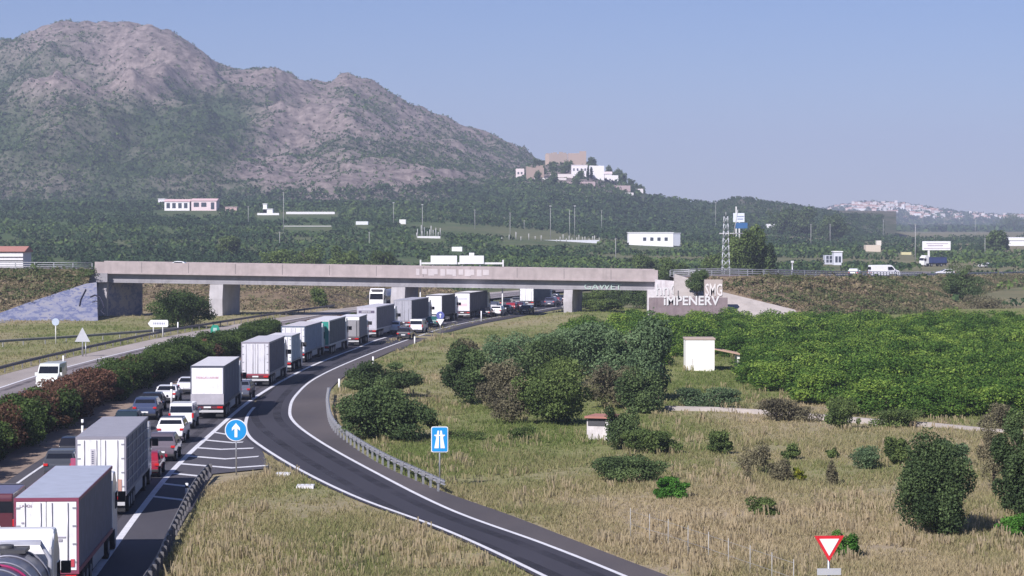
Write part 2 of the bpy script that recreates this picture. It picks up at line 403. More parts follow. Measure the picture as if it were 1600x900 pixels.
def greenness(X, Y):
    u = uof(X, Y); y = 345 + FPX * HC / np.maximum(Y, 1)      # bearing and closeness, to say where the growth is greener
    g = 0.34 + 1.0 * (fbm(X / 6, Y / 11, 4, 31) - 0.5) + 1.2 * (fbm(X / 19, Y / 30, 3, 37) - 0.5)
    def blob(cx, cy, rx, ry, a):
        return a * np.exp(-(((u - cx) / rx) ** 2 + ((y - cy) / ry) ** 2))
    g = g + blob(790, 690, 210, 80, 0.9) + blob(790, 530, 140, 55, 0.8) + blob(540, 860, 70, 60, 0.45) + blob(1000, 680, 200, 60, 0.3) + blob(130, 515, 160, 20, 0.5) + blob(1550, 830, 120, 60, 0.3)
    g = g + 0.9 * sst(880, 960, u) * sst(650, 600, y) + blob(620, 720, 80, 30, 0.4) - blob(330, 800, 90, 90, 0.35) - blob(1250, 850, 250, 60, 0.15)
    return np.clip(g, -0.2, 1.2)
xs = np.arange(-75, 92, 1.5); ys = np.arange(74, 440, 1.5)
X, Y = np.meshgrid(xs, ys); n_, m_ = X.shape; X = X.ravel(); Y = Y.ravel(); idx = np.arange(n_ * m_).reshape(n_, m_)
F = np.stack([idx[:-1, :-1], idx[:-1, 1:], idx[1:, 1:], idx[1:, :-1]], -1).reshape(-1, 4)
rm = road_mask(X, Y).reshape(n_, m_)
# widen the mask and soften
soft = rm.copy()
for _ in range(2):
    p = np.pad(soft, 1, mode='edge'); soft = np.maximum(rm, (p[:-2, 1:-1] + p[2:, 1:-1] + p[1:-1, :-2] + p[1:-1, 2:] + p[1:-1, 1:-1]) / 5)
free = 1 - sst(0, 0.5, soft.ravel())
und = (fbm(X / 14, Y / 22, 4, 17) - 0.45) * 0.7 * free
# grassy rise between the slip road and the bridge's right pier
def rise(X, Y):
    return 0.9 * np.exp(-(((X - 12) / 9) ** 2 + ((Y - 392) / 26) ** 2)) * sst(2.0, 7.0, X - np.interp(Y, MAIN[:, 1], MAIN[:, 0]) - 3)
Z = -0.06 + und + rise(X, Y) * free
def near_z(x, y):
    x = np.atleast_1d(np.asarray(x, float)); y = np.atleast_1d(np.asarray(y, float))
    i = np.clip(np.round((y - 74) / 1.5).astype(int), 0, n_ - 1); j = np.clip(np.round((x + 75) / 1.5).astype(int), 0, m_ - 1)
    return GZ.reshape(n_, m_)[i, j]
Z = Z.copy(); GZ = Z
tag(link('field', npmesh('field', np.stack([X, Y, Z], 1), F, M['ground'], greenness(X, Y), True)), kind='structure')
NX, NY, NF = X, Y, free

# ------------------------------------------------------------------ roads
mb = MB(); ribbon(mb, MAIN, -9.0, 0.3, 0.0); mn = cut(MAIN, 0, 108); ribbon(mb, mn, 0.3, 2.55, 0.0)
tag(mb.build('main_carriageway', M['asphalt_main']), kind='structure')
mb = MB(); A = np.array(px([(222, 800), (262, 748), (300, 710), (335, 675), (372, 645), (398, 623)])); B = np.array(px([(298, 800), (328, 741), (424, 731), (405, 697), (386, 676), (392, 642)]))
strip(mb, A, B, 0.004); tag(mb.build('gore_pavement', M['asphalt_main']), kind='structure')
mb = MB(); RLs = offset(RL, -0.35); RLs = RLs[RLs[:, 1] < 298]; strip(mb, resample(RLs, 300), resample(RR[RR[:, 1] < 300], 300), 0.008, 0)
strip(mb, resample(offset(RR, -0.0), 300), resample(RO, 300), 0.0075, 1)
tag(mb.build('slip_road', [M['asphalt_ramp'], M['asphalt_shoulder']]), kind='structure')
# acceleration lane: from where the left line ends, alongside the main carriageway
s_ = arclen(MAIN); i0 = int(np.argmin(abs(MAIN[:, 1] - 296))); i1 = int(np.argmin(abs(MAIN[:, 1] - 470)))
acc = MAIN[i0:i1]; tag((lambda mb: (ribbon(mb, acc, 0.28, 5.6, 0.003), mb)[1])(MB()).build('acceleration_lane', M['asphalt_ramp']), kind='structure')
mb = MB(); ribbon(mb, LEFT, -3.6, 8.6, 0.0); tag(mb.build('opposite_carriageway', M['asphalt_old']), kind='structure')
mb = MB(); ribbon(mb, LEFT, -3.6, -0.14, 0.004); tag(mb.build('hard_shoulder', asphalt('pale_shoulder', (0.34, 0.30, 0.275), (0.42, 0.37, 0.335))), kind='structure')
mb = MB(); mm = MAIN[: int(np.argmin(abs(MAIN[:, 1] - 420)))]
ribbon(mb, mm, -11.6, -9.0, -0.01); tag(mb.build('median_strip', M['verge']), kind='structure')
# markings
mb = MB()
i2 = int(np.argmin(abs(MAIN[:, 1] - 332)))
ribbon(mb, MAIN[:i2], -0.17, 0.17, 0.014)
L = arclen(MAIN); q = L[i2]
while q < L[-1] - 10:
    ribbon(mb, cut(MAIN, q, q + 3), -0.12, 0.12, 0.014); q += 7
q = 2
while q < L[-1] - 10:
    ribbon(mb, cut(MAIN, q, q + 4.5), -3.75, -3.6, 0.014); q += 13
ribbon(mb, MAIN, -8.3, -8.12, 0.014)
tag(mb.build('main_lane_lines', M['line']), kind='structure')
mb = MB(); ribbon(mb, RL[RL[:, 1] < 206], -0.12, 0.12, 0.018); ribbon(mb, RR, -0.12, 0.12, 0.018)
tag(mb.build('slip_road_lines', M['line']), kind='structure')
mb = MB(); ribbon(mb, LEFT, -0.14, 0.14, 0.012); ribbon(mb, LEFT, 7.6, 7.8, 0.012)
L = arclen(LEFT); q = 4
while q < L[-1] - 10:
    ribbon(mb, cut(LEFT, q, q + 5), 3.75, 3.92, 0.012); q += 13
tag(mb.build('opposite_lane_lines', M['line']), kind='structure')
mb = MB()
for chev in ([(336, 676), (354, 679)], [(322, 688), (364, 692), (380, 691)], [(309, 700), (345, 702.5), (396, 700.5)], [(296, 713), (352, 717.5), (404, 713.5)], [(283, 725), (362, 731.5), (419, 727.5)],
             [(270, 740), (314, 744.5)], [(254, 756), (300, 761)], [(238, 776), (286, 781.5)]):
    p = [np.array(G(*c)) for c in chev]
    for a, b in zip(p[:-1], p[1:]):
        h = 0.24; dz = np.array([0, h * 1.6]); mb.add([(a[0], a[1] - dz[1], 0.019), (b[0], b[1] - dz[1], 0.019), (b[0], b[1] + dz[1], 0.019), (a[0], a[1] + dz[1], 0.019)], [(0, 1, 2, 3)])
for a, b in (((432, 743), (452, 745)), ((464, 762), (490, 763))):
    a = G(*a); b = G(*b); mb.bb((a[0], a[1] - 0.5, -0.05), (b[0], a[1] + 0.5, 0.16))
tag(mb.build('gore_chevrons', M['line']), kind='structure')

tm, t_, b_ = _nodes('tyre_wear'); b_.inputs['Base Color'].default_value = (.028, .026, .03, 1); b_.inputs['Roughness'].default_value = .7
tr0 = t_.nodes.new('ShaderNodeBsdfTransparent'); mx0 = t_.nodes.new('ShaderNodeMixShader'); n_w = noise(t_, .22, 5, .7); r_w = ramp(t_, [(.35, (.0, .0, .0)), (.8, (.75, .75, .75))]); t_.links.new(n_w.outputs[0], r_w.inputs[0])
t_.links.new(r_w.outputs[0], mx0.inputs[0]); t_.links.new(tr0.outputs[0], mx0.inputs[1]); t_.links.new(b_.outputs[0], mx0.inputs[2]); t_.links.new(mx0.outputs[0], t_.nodes['Material Output'].inputs[0])
mb = MB()
for o_ in (-7.0, -5.0, -2.9, -1.0): ribbon(mb, MAIN, o_ - .28, o_ + .28, 0.0105)
RC = RR[(RR[:, 1] < 300)]
for o_ in (-2.75, -1.0): ribbon(mb, RC, o_ - .3, o_ + .3, 0.0135)
for o_ in (1.0, 2.9, 4.9, 6.7): ribbon(mb, LEFT, o_ - .28, o_ + .28, 0.008)
tag(mb.build('tyre_tracks', tm), kind='structure')
rp = P((.05, .047, .055), .85); mb = MB(); rq = random.Random(3)
for k_ in range(16):
    y_ = rq.uniform(110, 300); ii = int(np.argmin(abs(MAIN[:, 1] - y_))); c_ = MAIN[ii]; o_ = rq.choice((-5.8, -2.0)); l_ = rq.uniform(2, 7); x_ = c_[0] + o_; mb.add([(x_ - .9, y_, .0085), (x_ + .8, y_, .0085), (x_ + .7, y_ + l_, .0085), (x_ - .9, y_ + l_, .0085)], [(0, 1, 2, 3)])
tag(mb.build('asphalt_patches', rp), kind='structure')

# ------------------------------------------------------------------ leaves
rng = np.random.default_rng(7)
def leaf_cloud(lobes, n, size, rng, zmin=0.05, up=0.35, tri=False, tintscale=1.0):
    lobes = np.array(lobes, float); wgt = (lobes[:, 3] * lobes[:, 4] + lobes[:, 3] * lobes[:, 5]); wgt /= wgt.sum()
    li = rng.choice(len(lobes), n, p=wgt); d = rng.normal(size=(n, 3)); d /= np.linalg.norm(d, axis=1)[:, None]
    rad = 0.35 + 0.66 * rng.random(n) ** 0.45 + np.where(rng.random(n) < .22, .34 * rng.random(n) ** 1.5, 0)
    c = lobes[li, :3] + d * lobes[li, 3:6] * rad[:, None]
    keep = c[:, 2] > zmin; c = c[keep]; d = d[keep]; li = li[keep]; n = len(c)
    nr = d * .75 + rng.normal(size=(n, 3)) * 0.8; nr[:, 2] += up; nr /= np.linalg.norm(nr, axis=1)[:, None]
    a = np.cross(nr, rng.normal(size=(n, 3))); a /= np.linalg.norm(a, axis=1)[:, None]; b = np.cross(nr, a)
    s = size * (0.55 + 0.9 * rng.random(n))[:, None]; a = a * s * 0.5; b = b * s * (0.35 + 0.3 * rng.random(n))[:, None]
    if tri: V = np.stack([c - a - b, c + a - b, c + b * 1.3], 1); k = 3
    else: V = np.stack([c - a * 1.1, c - b, c + a * 1.1, c + b], 1); k = 4
    lt = rng.random(len(lobes)) * 0.5
    tint = np.clip(0.5 + (rng.random(n) - 0.5) * 0.55 + (lt[li] - 0.25) * tintscale + (fbm(c[:, 0] * 1.3 + 9, c[:, 2] * 1.3 + c[:, 1], 2, 3) - 0.5) * 0.7, 0, 1)
    return V.reshape(-1, 3), np.arange(n * k).reshape(n, k), tint
def lobe_set(w, d, h, k, rng, base=0.0, lobr=0.36):
    k = int(k * 1.35); out = [(0, 0, base + h * 0.40, w * 0.29, d * 0.29, h * 0.34)]
    for i in range(k):
        a = rng.random() * 2 * math.pi; r = 0.2 + 0.8 * rng.random() ** 0.6; e = rng.random()
        zz = base + h * (0.2 + 0.62 * e); rr = (1 - 0.35 * max(0, e - 0.3))
        s = lobr * (0.34 + 0.80 * rng.random() ** 1.4); q = 0.50 - 0.5 * s * 0.8
        out.append((math.cos(a) * r * w * q * rr, math.sin(a) * r * d * q * rr, zz, w * 0.5 * s, d * 0.5 * s, h * 0.5 * s * (0.8 + .5 * rng.random())))
    return out
LEAF = {
 'orange': foliage('orange_tree_leaves', (0.028, 0.070, 0.012), (0.085, 0.165, 0.026), (0.26, 0.36, 0.06)),
 'oleander_green': foliage('oleander_leaves', (0.026, 0.045, 0.014), (0.06, 0.10, 0.026), (0.11, 0.16, 0.04)),
 'oleander_red': foliage('oleander_brown_leaves', (0.04, 0.028, 0.016), (0.105, 0.062, 0.036), (0.21, 0.10, 0.07)),
 'soft': foliage('grey_green_leaves', (0.065, 0.105, 0.052), (0.12, 0.185, 0.085), (0.19, 0.27, 0.125)),
 'dark': foliage('dark_green_leaves', (0.034, 0.058, 0.022), (0.078, 0.120, 0.044), (0.15, 0.21, 0.075)),
 'brown': foliage('dry_brown_leaves', (0.075, 0.07, 0.045), (0.16, 0.145, 0.085), (0.25, 0.235, 0.13)),
 'bright': foliage('bright_green_leaves', (0.03, 0.09, 0.012), (0.06, 0.17, 0.02), (0.11, 0.26, 0.04)),
 'yellow': foliage('yellow_flowering_leaves', (0.07, 0.10, 0.012), (0.17, 0.20, 0.02), (0.36, 0.34, 0.03)),
 'olive': foliage('olive_green_leaves', (0.045, 0.072, 0.022), (0.10, 0.145, 0.042), (0.18, 0.24, 0.07)),
}
M['polec'] = P((.36, .36, .35), .8)
M['bark'] = P((0.11, 0.085, 0.06), 0.9)
def trunk_mesh(h, r, rng, k=4, spread=1.0, name='trunk'):
    mb = MB(); top = Vector((0, 0, h * 0.45)); mb.tube([(0, 0, -0.3), (0.02, 0, h * 0.2), top], [r * 1.25, r, r * 0.8], 7)
    for i in range(k):
        a = 2 * math.pi * (i + rng.random() * 0.6) / k; e = Vector((math.cos(a) * spread * h * 0.28, math.sin(a) * spread * h * 0.28, h * (0.68 + 0.2 * rng.random())))
        mb.tube([top - Vector((0, 0, h * 0.08)), top.lerp(e, 0.5) + Vector((0, 0, h * 0.03)), e], [r * 0.6, r * 0.38, r * 0.12], 5)
    return mb.mesh(name, M['bark'])
def crown_mesh(w, d, h, n, size, leaf, rng, lobes=11, base=0.0, lobr=0.42, name='crown'):
    V, F, t = leaf_cloud(lobe_set(w, d, h, lobes, rng, base, lobr), int(n * 3.0), size * .50, rng)
    return npmesh(name, V, F, LEAF[leaf], t)
def plant(name, loc, w, d, h, n, size, leaf, label, cat, base=0.0, lobes=11, rz=0.0, group=None, parts=('crown', 'trunk'), tr=None, lobr=0.42, twigs=4):
    t = empty(name, loc, rz, label, cat, group)
    link(parts[0], crown_mesh(w * 1.14, d * 1.1, (h - base) * 1.06, n, size, leaf, rng, lobes, base, lobr, parts[0]), t)
    link(parts[1], trunk_mesh(h, tr or max(0.04, h * 0.03), rng, twigs, 0.8 * w / h, parts[1]), t)
    return t

# ------------------------------------------------------------------ the overpass
BY0, BY1 = 402.0, 411.5
def deck_z(X):      # top of the parapet, falling gently to the right
    return at(150, 409, BY0).z + (X - at(150, 409, BY0).x) / (at(1028, 422, BY0).x - at(150, 409, BY0).x) * (at(1028, 422, BY0).z - at(150, 409, BY0).z)
BX0, BX1 = at(148, 409, BY0).x, at(1028, 422, BY0).x
br = empty('overpass_bridge', (0, BY0, 0), 0, 'long grey concrete road bridge crossing over the motorway on wall piers', 'bridge')
def slopebox(mb, x0, x1, y0, y1, dz0, dz1, m=0):
    """box following the deck's fall; dz0, dz1 are bottom and top relative to the parapet top; y relative to bridge front"""
    a, b = deck_z(x0), deck_z(x1)
    vs = [(x0, y0, a + dz0), (x0, y1, a + dz0), (x0, y1, a + dz1), (x0, y0, a + dz1), (x1, y0, b + dz0), (x1, y1, b + dz0), (x1, y1, b + dz1), (x1, y0, b + dz1)]
    mb.add(vs, [(0, 1, 2, 3), (7, 6, 5, 4), (0, 3, 7, 4), (1, 5, 6, 2), (3, 2, 6, 7), (0, 4, 5, 1)], m)
mb = MB(); slopebox(mb, BX0, BX1, 0, 0.35, -1.75, 0); slopebox(mb, BX0, BX1, -0.12, 0.36, -1.85, -1.62); slopebox(mb, BX0, BX1, 9.2, 9.5, -1.1, 0)
mb.build('parapet', M['parapet'], br)
mb = MB()
for k in range(1, 12):
    x = BX0 + (BX1 - BX0) * k / 12; mb = MB(); slopebox(mb, x - .03, x + .03, -.004, -.001, -1.6, -.02); mb.build('expansion_joint', M['dark'], br)
mb = MB(); slopebox(mb, BX0, BX1, 0.36, 9.19, -1.75, -1.2); mb.build('deck', M['asphalt_old'], br)
for k, y in enumerate((0.75, 3.1, 5.4, 7.8)):
    mb = MB(); slopebox(mb, BX0 + 0.4, BX1 - 0.1, y, y + 0.7, -2.95, -1.86); slopebox(mb, BX0 + 0.4, BX1 - 0.1, y - 0.12, y + 0.82, -3.25, -2.96)
    mb.build('girder', M['girder'], br)
for x0, x1, yb in ((152, 166, 500), (326, 347, 503), (610, 632, 495), (880, 894, 493)):
    xa = at(x0, 450, BY0).x; xb = at(x1, 450, BY0).x; z = deck_z((xa + xb) / 2) - 3.3
    mb = MB(); o = 0.45
    k_ = 1.8   # the piers stand parallel to the motorway, which runs slightly to the right here
    mb.add([(xa + .15, .5, z), (xb + .1, .5, z), (xb + .1 + k_, 9.1, z), (xa + .15 + k_, 9.1, z), (xa, .3, z * .55), (xb, .3, z * .55), (xb + k_, 9.2, z * .55), (xa + k_, 9.2, z * .55), (xa + .2, .5, -1.2), (xb, .5, -1.2), (xb + k_, 9.1, -1.2), (xa + .2 + k_, 9.1, -1.2)],
           [(3, 2, 1, 0), (0, 1, 5, 4), (1, 2, 6, 5), (2, 3, 7, 6), (3, 0, 4, 7), (4, 5, 9, 8), (5, 6, 10, 9), (6, 7, 11, 10), (7, 4, 8, 11), (8, 9, 10, 11)])
    mb.build('pier', M['pier'], br)
for xx in (672, 754):   # thin drain pipes hanging from the front edge
    pass
# pipes seen against the far bank
for xx, yb in ((656, 478), (785, 470)):
    p = at(xx, 450, BY0 - 0.3); mb = MB(); mb.tube([(p.x, 1.6, -0.5), (p.x, 1.6, deck_z(p.x) - 3.0)], 0.11, 6); mb.build('drain_pipe', M['offwhite'], br)
# lettering helper
def letters(body, size, mat, name, parent, loc, rot, depth=0.01, align='CENTER', sx=1.0, bold=0.0):
    cu = bpy.data.curves.new('t', 'FONT'); cu.body = body; cu.size = size; cu.extrude = depth; cu.align_x = align; cu.resolution_u = 2; cu.offset = bold
    o = bpy.data.objects.new('t', cu); COL.objects.link(o); bpy.context.view_layer.update()
    me = bpy.data.meshes.new_from_object(o.evaluated_get(bpy.context.evaluated_depsgraph_get())); me.name = name
    bpy.data.objects.remove(o); bpy.data.curves.remove(cu); me.materials.clear(); me.materials.append(mat)
    t = link(name, me, parent); t.location = loc; t.rotation_euler = rot; t.scale = (sx, 1, 1); return t
g = at(942, 444, BY0); letters('GAWET', 1.35, P((0.45, 0.55, 0.5), 0.8), 'graffiti_lettering', br, (g.x, 0.6, deck_z(g.x) - 3.2), (R(90), R(0.9), 0), 0.02, sx=1.25)['label'] = 'pale green graffiti letters sprayed on the girder'
mb = MB()
for k in range(12):     # pale repair patches on the parapet below the sign backs
    x = at(650 + k * 9.5, 420, BY0).x; slopebox(mb, x, x + 0.55 + 0.2 * (k % 3), -0.03, -0.004, -1.4 + 0.2 * (k % 2), -0.35)
mb.build('patched_concrete', P((0.55, 0.5, 0.5), 0.9), br)

# left abutment: wall under the deck, sloping wing wall with blue graffiti
gm, t_, b_ = _nodes('graffiti_wall')
n = noise(t_, 0.35, 4, 0.6, 'Object', (1, 1, 1.6)); r = ramp(t_, [(0.40, (0.25, 0.25, 0.29)), (0.5, (0.20, 0.21, 0.29)), (0.56, (0.09, 0.11, 0.21)), (0.60, (0.22, 0.23, 0.29))]); t_.links.new(n.outputs[0], r.inputs[0])
n2 = noise(t_, 1.6, 3, 0.5); r2 = ramp(t_, [(0.57, (0, 0, 0)), (0.61, (1, 1, 1))]); t_.links.new(n2.outputs[0], r2.inputs[0])
t_.links.new(mixc(t_, r2.outputs[0], r.outputs[0], (0.12, 0.135, 0.24)), b_.inputs['Base Color']); b_.inputs['Roughness'].default_value = 0.9
la = empty('bridge_abutment', (BX0, BY0, 0), 0, 'concrete bridge abutment with sloping wing wall covered in blue graffiti', 'abutment')
def P3(x, y, Y): v = at(x, y, Y); return (v.x - BX0, Y - BY0, v.z)
mb = MB()
def on_bank(x, y, ztop, up=0.55):
    d = ray(x, y); m_s = (ztop + .6) / ((ztop + .6) * 1.7 + 2)     # the bank's own slope
    t = (ztop + up - 402.2 * m_s - HC) / (d.z - d.y * m_s); return (d.x * t, d.y * t, HC + d.z * t)
zLt = deck_z(BX0) - 1.2
A = [on_bank(x, y, zLt) for x, y in ((151, 441), (135, 443), (95, 456), (40, 474), (0, 489), (-60, 503), (-60, 520), (60, 512), (153, 508), (151, 441))]
A = [(a[0] - BX0, a[1] - BY0, a[2]) for a in A]
n = len(A); Bk = [(a[0], a[1] + 1.2, a[2] - 1.5) for a in A]
mb.add(A + Bk, [tuple(range(n)), tuple(range(n, 2 * n))[::-1]] + [(i, n + i, n + (i + 1) % n, (i + 1) % n) for i in range(n)])
mb.build('wing_wall', gm, la)
mb = MB(); xa = at(168, 450, BY0).x - BX0; xb = at(222, 450, 411).x - BX0; za = deck_z(BX0) - 3.3
mb.add([(xa, 1.0, -1), (xb, 9.5, -1), (xb, 9.5, za), (xa, 1.0, za), (xa - 2, 1.0, -1), (xb - 2, 9.5, -1), (xb - 2, 9.5, za), (xa - 2, 1.0, za)], [(0, 1, 2, 3), (7, 6, 5, 4), (0, 4, 5, 1), (3, 2, 6, 7), (0, 3, 7, 4), (1, 5, 6, 2)])
mb.build('abutment_wall', gm, la)
mb = MB(); v0 = at(152, 428, 401.6)
mb.prism([(v0.x - BX0 - 0.2, deck_z(BX0) - 1.8), (v0.x - BX0 + 1.6, deck_z(BX0) - 1.8), (v0.x - BX0 + 1.6, deck_z(BX0) - 3.2), (v0.x - BX0 - 3.2, deck_z(BX0) - 3.2)], -0.6, 1.5, 1); mb.build('beam_seat', M['girder'], la)
mb = MB()   # black painted outline figure
def stroke(mb, pts, Yf, r=0.09):
    mb.tube([(lambda q: (q[0] - BX0, q[1] - BY0, q[2]))(on_bank(x, y, zLt, .68)) for x, y in pts], r, 4, caps=True)
fy = lambda x, y: 389.5 + (505 - y) / 65 * 12.2
stroke(mb, [(124, 478), (126, 468), (131, 458), (134, 452)], lambda x, y: fy(x, y) - 1.1); stroke(mb, [(141, 464), (148, 461), (156, 464), (160, 472), (163, 480), (158, 486), (164, 492)], lambda x, y: fy(x, y) - 1.1, 0.11)
stroke(mb, [(144, 472), (150, 470), (156, 474), (152, 482)], lambda x, y: fy(x, y) - 1.1, 0.06)
mb.build('graffiti_outline', P((0.02, 0.02, 0.04), 0.8), la)

# right abutment: white-painted end wall, low lettered wall, lettered block, concrete slope
ra = empty('bridge_abutment', (BX1, BY0, 0), 0, 'pinkish concrete bridge abutment and slope with big white graffiti letters', 'abutment')
def Q3(x, y, Y): v = at(x, y, Y); return (v.x - BX1, Y - BY0, v.z)
def panel(mb, pts, thick, m=0):
    n = len(pts); Bk = [(a[0], a[1] + thick, a[2]) for a in pts]
    mb.add(list(pts) + Bk, [tuple(range(n)), tuple(range(n, 2 * n))[::-1]] + [(i, n + i, n + (i + 1) % n, (i + 1) % n) for i in range(n)], m)
mb = MB(); panel(mb, [Q3(1012, 453, 400.5), Q3(1024, 453, 400.5), Q3(1024, 437, 400.5), Q3(1062, 440, 400.5), Q3(1062, 500, 400.5), Q3(1012, 500, 400.5)], 2.5)
mb.build('end_wall', concrete('white_painted_concrete', (0.66, 0.62, 0.64), (0.42, 0.36, 0.38), 1.2), ra)
mb = MB(); zRt = deck_z(BX1) - 1.2
pv_ = [(lambda q: (q[0] - BX1, q[1] - BY0, q[2]))(on_bank(x, y, zRt, .75)) for x, y in ((1054, 428), (1080, 436), (1098, 456), (1100, 462), (1132, 457), (1242, 484), (1262, 508), (1054, 508))]
panel(mb, pv_, 2.0)
mb.build('slope_paving', M['slope'], ra)
mb = MB(); panel(mb, [Q3(1014, 465, 386.5), Q3(1137, 465, 386.5), Q3(1137, 500, 386.5), Q3(1014, 500, 386.5)], 0.5)
mb.build('low_wall', concrete('stained_concrete', (0.24, 0.19, 0.2), (0.13, 0.09, 0.11), 1.5), ra)
mb = MB(); panel(mb, [Q3(1101, 437, 387.6), Q3(1129, 437, 387.6), Q3(1129, 470, 387.6), Q3(1101, 470, 387.6)], 1.2)
mb.build('graffiti_block', P((0.42, 0.36, 0.33), 0.9), ra)
WG = paint('graffiti_white', (0.66, 0.65, 0.66), 0.8, 0, .15, 2.0, dirt=(.42, .38, .38))
p = Q3(1080, 476.5, 386.4); letters('iMPENERV', 1.95, WG, 'graffiti_lettering', ra, p, (R(90), 0, 0), 0.006, sx=0.96, bold=.045)
p = Q3(1115.5, 462, 387.5); letters('SMG', 2.6, P((0.72, 0.68, 0.66), 0.7), 'graffiti_lettering', ra, p, (R(90), 0, 0), 0.006, sx=0.52, bold=.04)
p = Q3(1043, 461, 400.4); letters('hnC', 2.6, WG, 'graffiti_lettering', ra, p, (R(90), 0, 0), 0.006, sx=0.85, bold=.03)
mb = MB()
for x, y0, y1 in ((1059, 454, 466),): a = Q3(x, y0, 386.3); b = Q3(x + 1.5, y1, 386.3); mb.bb((a[0], a[1] - 0.05, b[2]), (b[0], a[1] + 0.05, a[2]))
mb.build('dark_crack', M['dark'], ra)

# sign backs and beam on the bridge
sg = empty('sign_panels', (at(714, 405, 412.5).x, 412.5, 0), 0, 'row of white sign panels seen from behind on a beam above the bridge', 'sign')
ox = at(714, 405, 412.5).x
def S3(x, y, Y=412.5): v = at(x, y, Y); return (v.x - ox, Y - 412.5, v.z)
for x0, x1, y0, y1 in ((673, 714, 399.5, 413), (718, 756, 399.5, 412.5), (733, 741, 395, 399.4)):
    a, b = S3(x0, y0), S3(x1, y1); mb = MB(); mb.bb((a[0], 0, b[2]), (b[0], 0.12, a[2])); mb.build('sign_panel', M['white'], sg, 0.02)
a, b = S3(656, 411), S3(786, 412); mb = MB(); mb.bb((a[0], 0.2, b[2] - .1), (b[0], 0.4, a[2] + .1)); mb.build('beam', M['offwhite'], sg)
for x in (657, 786): a = S3(x, 406); b = S3(x, 419); mb = MB(); mb.bb((a[0] - 0.12, .15, b[2]), (a[0] + 0.12, .45, a[2])); mb.build('post', M['offwhite'], sg)
for x in (676, 700, 722, 750):
    a = S3(x, 411); b = S3(x, 419); mb = MB(); mb.bb((a[0] - 0.07, .15, b[2]), (a[0] + 0.07, .3, a[2])); mb.build('post', M['steel'], sg)

# overpass road: embankments on both sides
def embank(name, path, wid, slope, toe_z, mat, gfun):
    pl = smooth_poly(path, 4.0); n = len(pl); rows = []
    offs = [(-1, 1.0), (-1, .75), (-1, .5), (-1, .25), (-1, 0), (1, 0), (1, .25), (1, .5), (1, .75), (1, 1.0)]
    nn = normals2(pl)
    for i in range(n):
        h = pl[i][2] - toe_z
        for sgn, f in offs:
            d = sgn * (wid / 2 + f * h * slope + f * 2); x = pl[i][0] + nn[i][0] * d; y = pl[i][1] + nn[i][1] * d
            z = pl[i][2] - f * h - 0.02 + (0.6 * (float(fbm(x / 5, y / 5, 3, 2)) - 0.5) if 0 < f else 0)
            rows.append((x, y, z))
    k = len(offs); idx = np.arange(n * k).reshape(n, k)
    F = np.stack([idx[:-1, :-1], idx[:-1, 1:], idx[1:, 1:], idx[1:, :-1]], -1).reshape(-1, 4); V = np.array(rows)
    tag(link(name, npmesh(name, V, F, mat, gfun(V[:, 0], V[:, 1], V[:, 2]), True)), kind='structure'); return pl
zl = deck_z(BX0) - 1.2; zr = deck_z(BX1) - 1.2
OVR = embank('right_embankment', [(BX1 + 2.5, 407, zr), (36, 408.5, 6.3), (50, 422, 5.7), (62, 452, 5.0), (75, 500, 4.0), (92, 560, 2.9), (112, 610, 2.1), (150, 680, 1.2)], 9.5, 1.7, -0.6, M['bank'], lambda X, Y, Z: 0.15 + 0.9 * (fbm(X / 9, Y / 9, 4, 4) - 0.5) + 0.2 * sst(45, 75, X))
OVL = embank('left_embankment', [(BX0 - 0.5, 406.7, zl), (-85, 406.5, zl + .15), (-110, 407, zl + .3), (-150, 410, zl + .6), (-220, 420, zl + 1)], 9.5, 1.7, -0.6, M['bank'], lambda X, Y, Z: 0.35 + 0.9 * (fbm(X / 9, Y / 9, 4, 14) - 0.5) + 0.1 * Z / 6)
mb = MB(); strip(mb, offset(OVR, -4), offset(OVR, 4), 0.03); strip(mb, offset(OVL, -4), offset(OVL, 4), 0.03)
tag(mb.build('overpass_road', M['asphalt_old']), kind='structure')

# ------------------------------------------------------------------ guard rails
def guardrail(pts, label, name='guardrail', side=1, h=0.75, pitch=4.0, zf=None, double=False, mat=None, maxp=98):
    pl = smooth_poly(pts, 1.5); z = np.zeros(len(pl)) if zf is None else zf(pl)
    o = pl[len(pl) // 2][:2]; root = empty(name, (o[0], o[1], 0), 0, label, 'guardrail')
    nn = normals2(pl); prof = [(0.0, h - 0.31), (0.075, h - 0.25), (0.0, h - 0.17), (0.0, h - 0.14), (0.075, h - 0.06), (0.0, h)]
    vs = []; k = len(prof)
    for i in range(len(pl)):
        for a, b in prof: vs.append((pl[i][0] + nn[i][0] * a * side - o[0], pl[i][1] + nn[i][1] * a * side - o[1], z[i] + b))
    fs = [(i * k + j, i * k + j + 1, (i + 1) * k + j + 1, (i + 1) * k + j) for i in range(len(pl) - 1) for j in range(k - 1)]
    mb = MB(); mb.add(vs, fs, 0); ob = mb.build('rail', mat or M['steel'], root)
    so = ob.modifiers.new('thick', 'SOLIDIFY'); so.thickness = 0.012
    me = MB().box((0, 0, h / 2 - 0.1), (0.12, 0.09, h + 0.2)).box((0, 0, h - 0.15), (0.2, 0.16, 0.26)).mesh('post', mat or M['steel'])
    s = arclen(pl); q = np.arange(1, s[-1], max(pitch, s[-1] / maxp))
    for t in q:
        x = np.interp(t, s, pl[:, 0]); y = np.interp(t, s, pl[:, 1]); zz = np.interp(t, s, z); i = int(np.argmin(abs(s - t)))
        link('post', me, root, (x - o[0] - nn[i][0] * side * .1, y - o[1] - nn[i][1] * side * .1, zz), math.atan2(nn[i][1], nn[i][0]))
    return root
guardrail([(-14.0, 85)] + px([(240, 905), (262, 858), (285, 808), (305, 770), (322, 748), (327, 744)]), 'steel guardrail on short posts along the hard shoulder beside the dry grass island', side=-1, pitch=2.0, mat=paint('weathered_rail', (.20, .195, .20), .55, .4, .3, 3, dirt=(.12, .09, .08)))
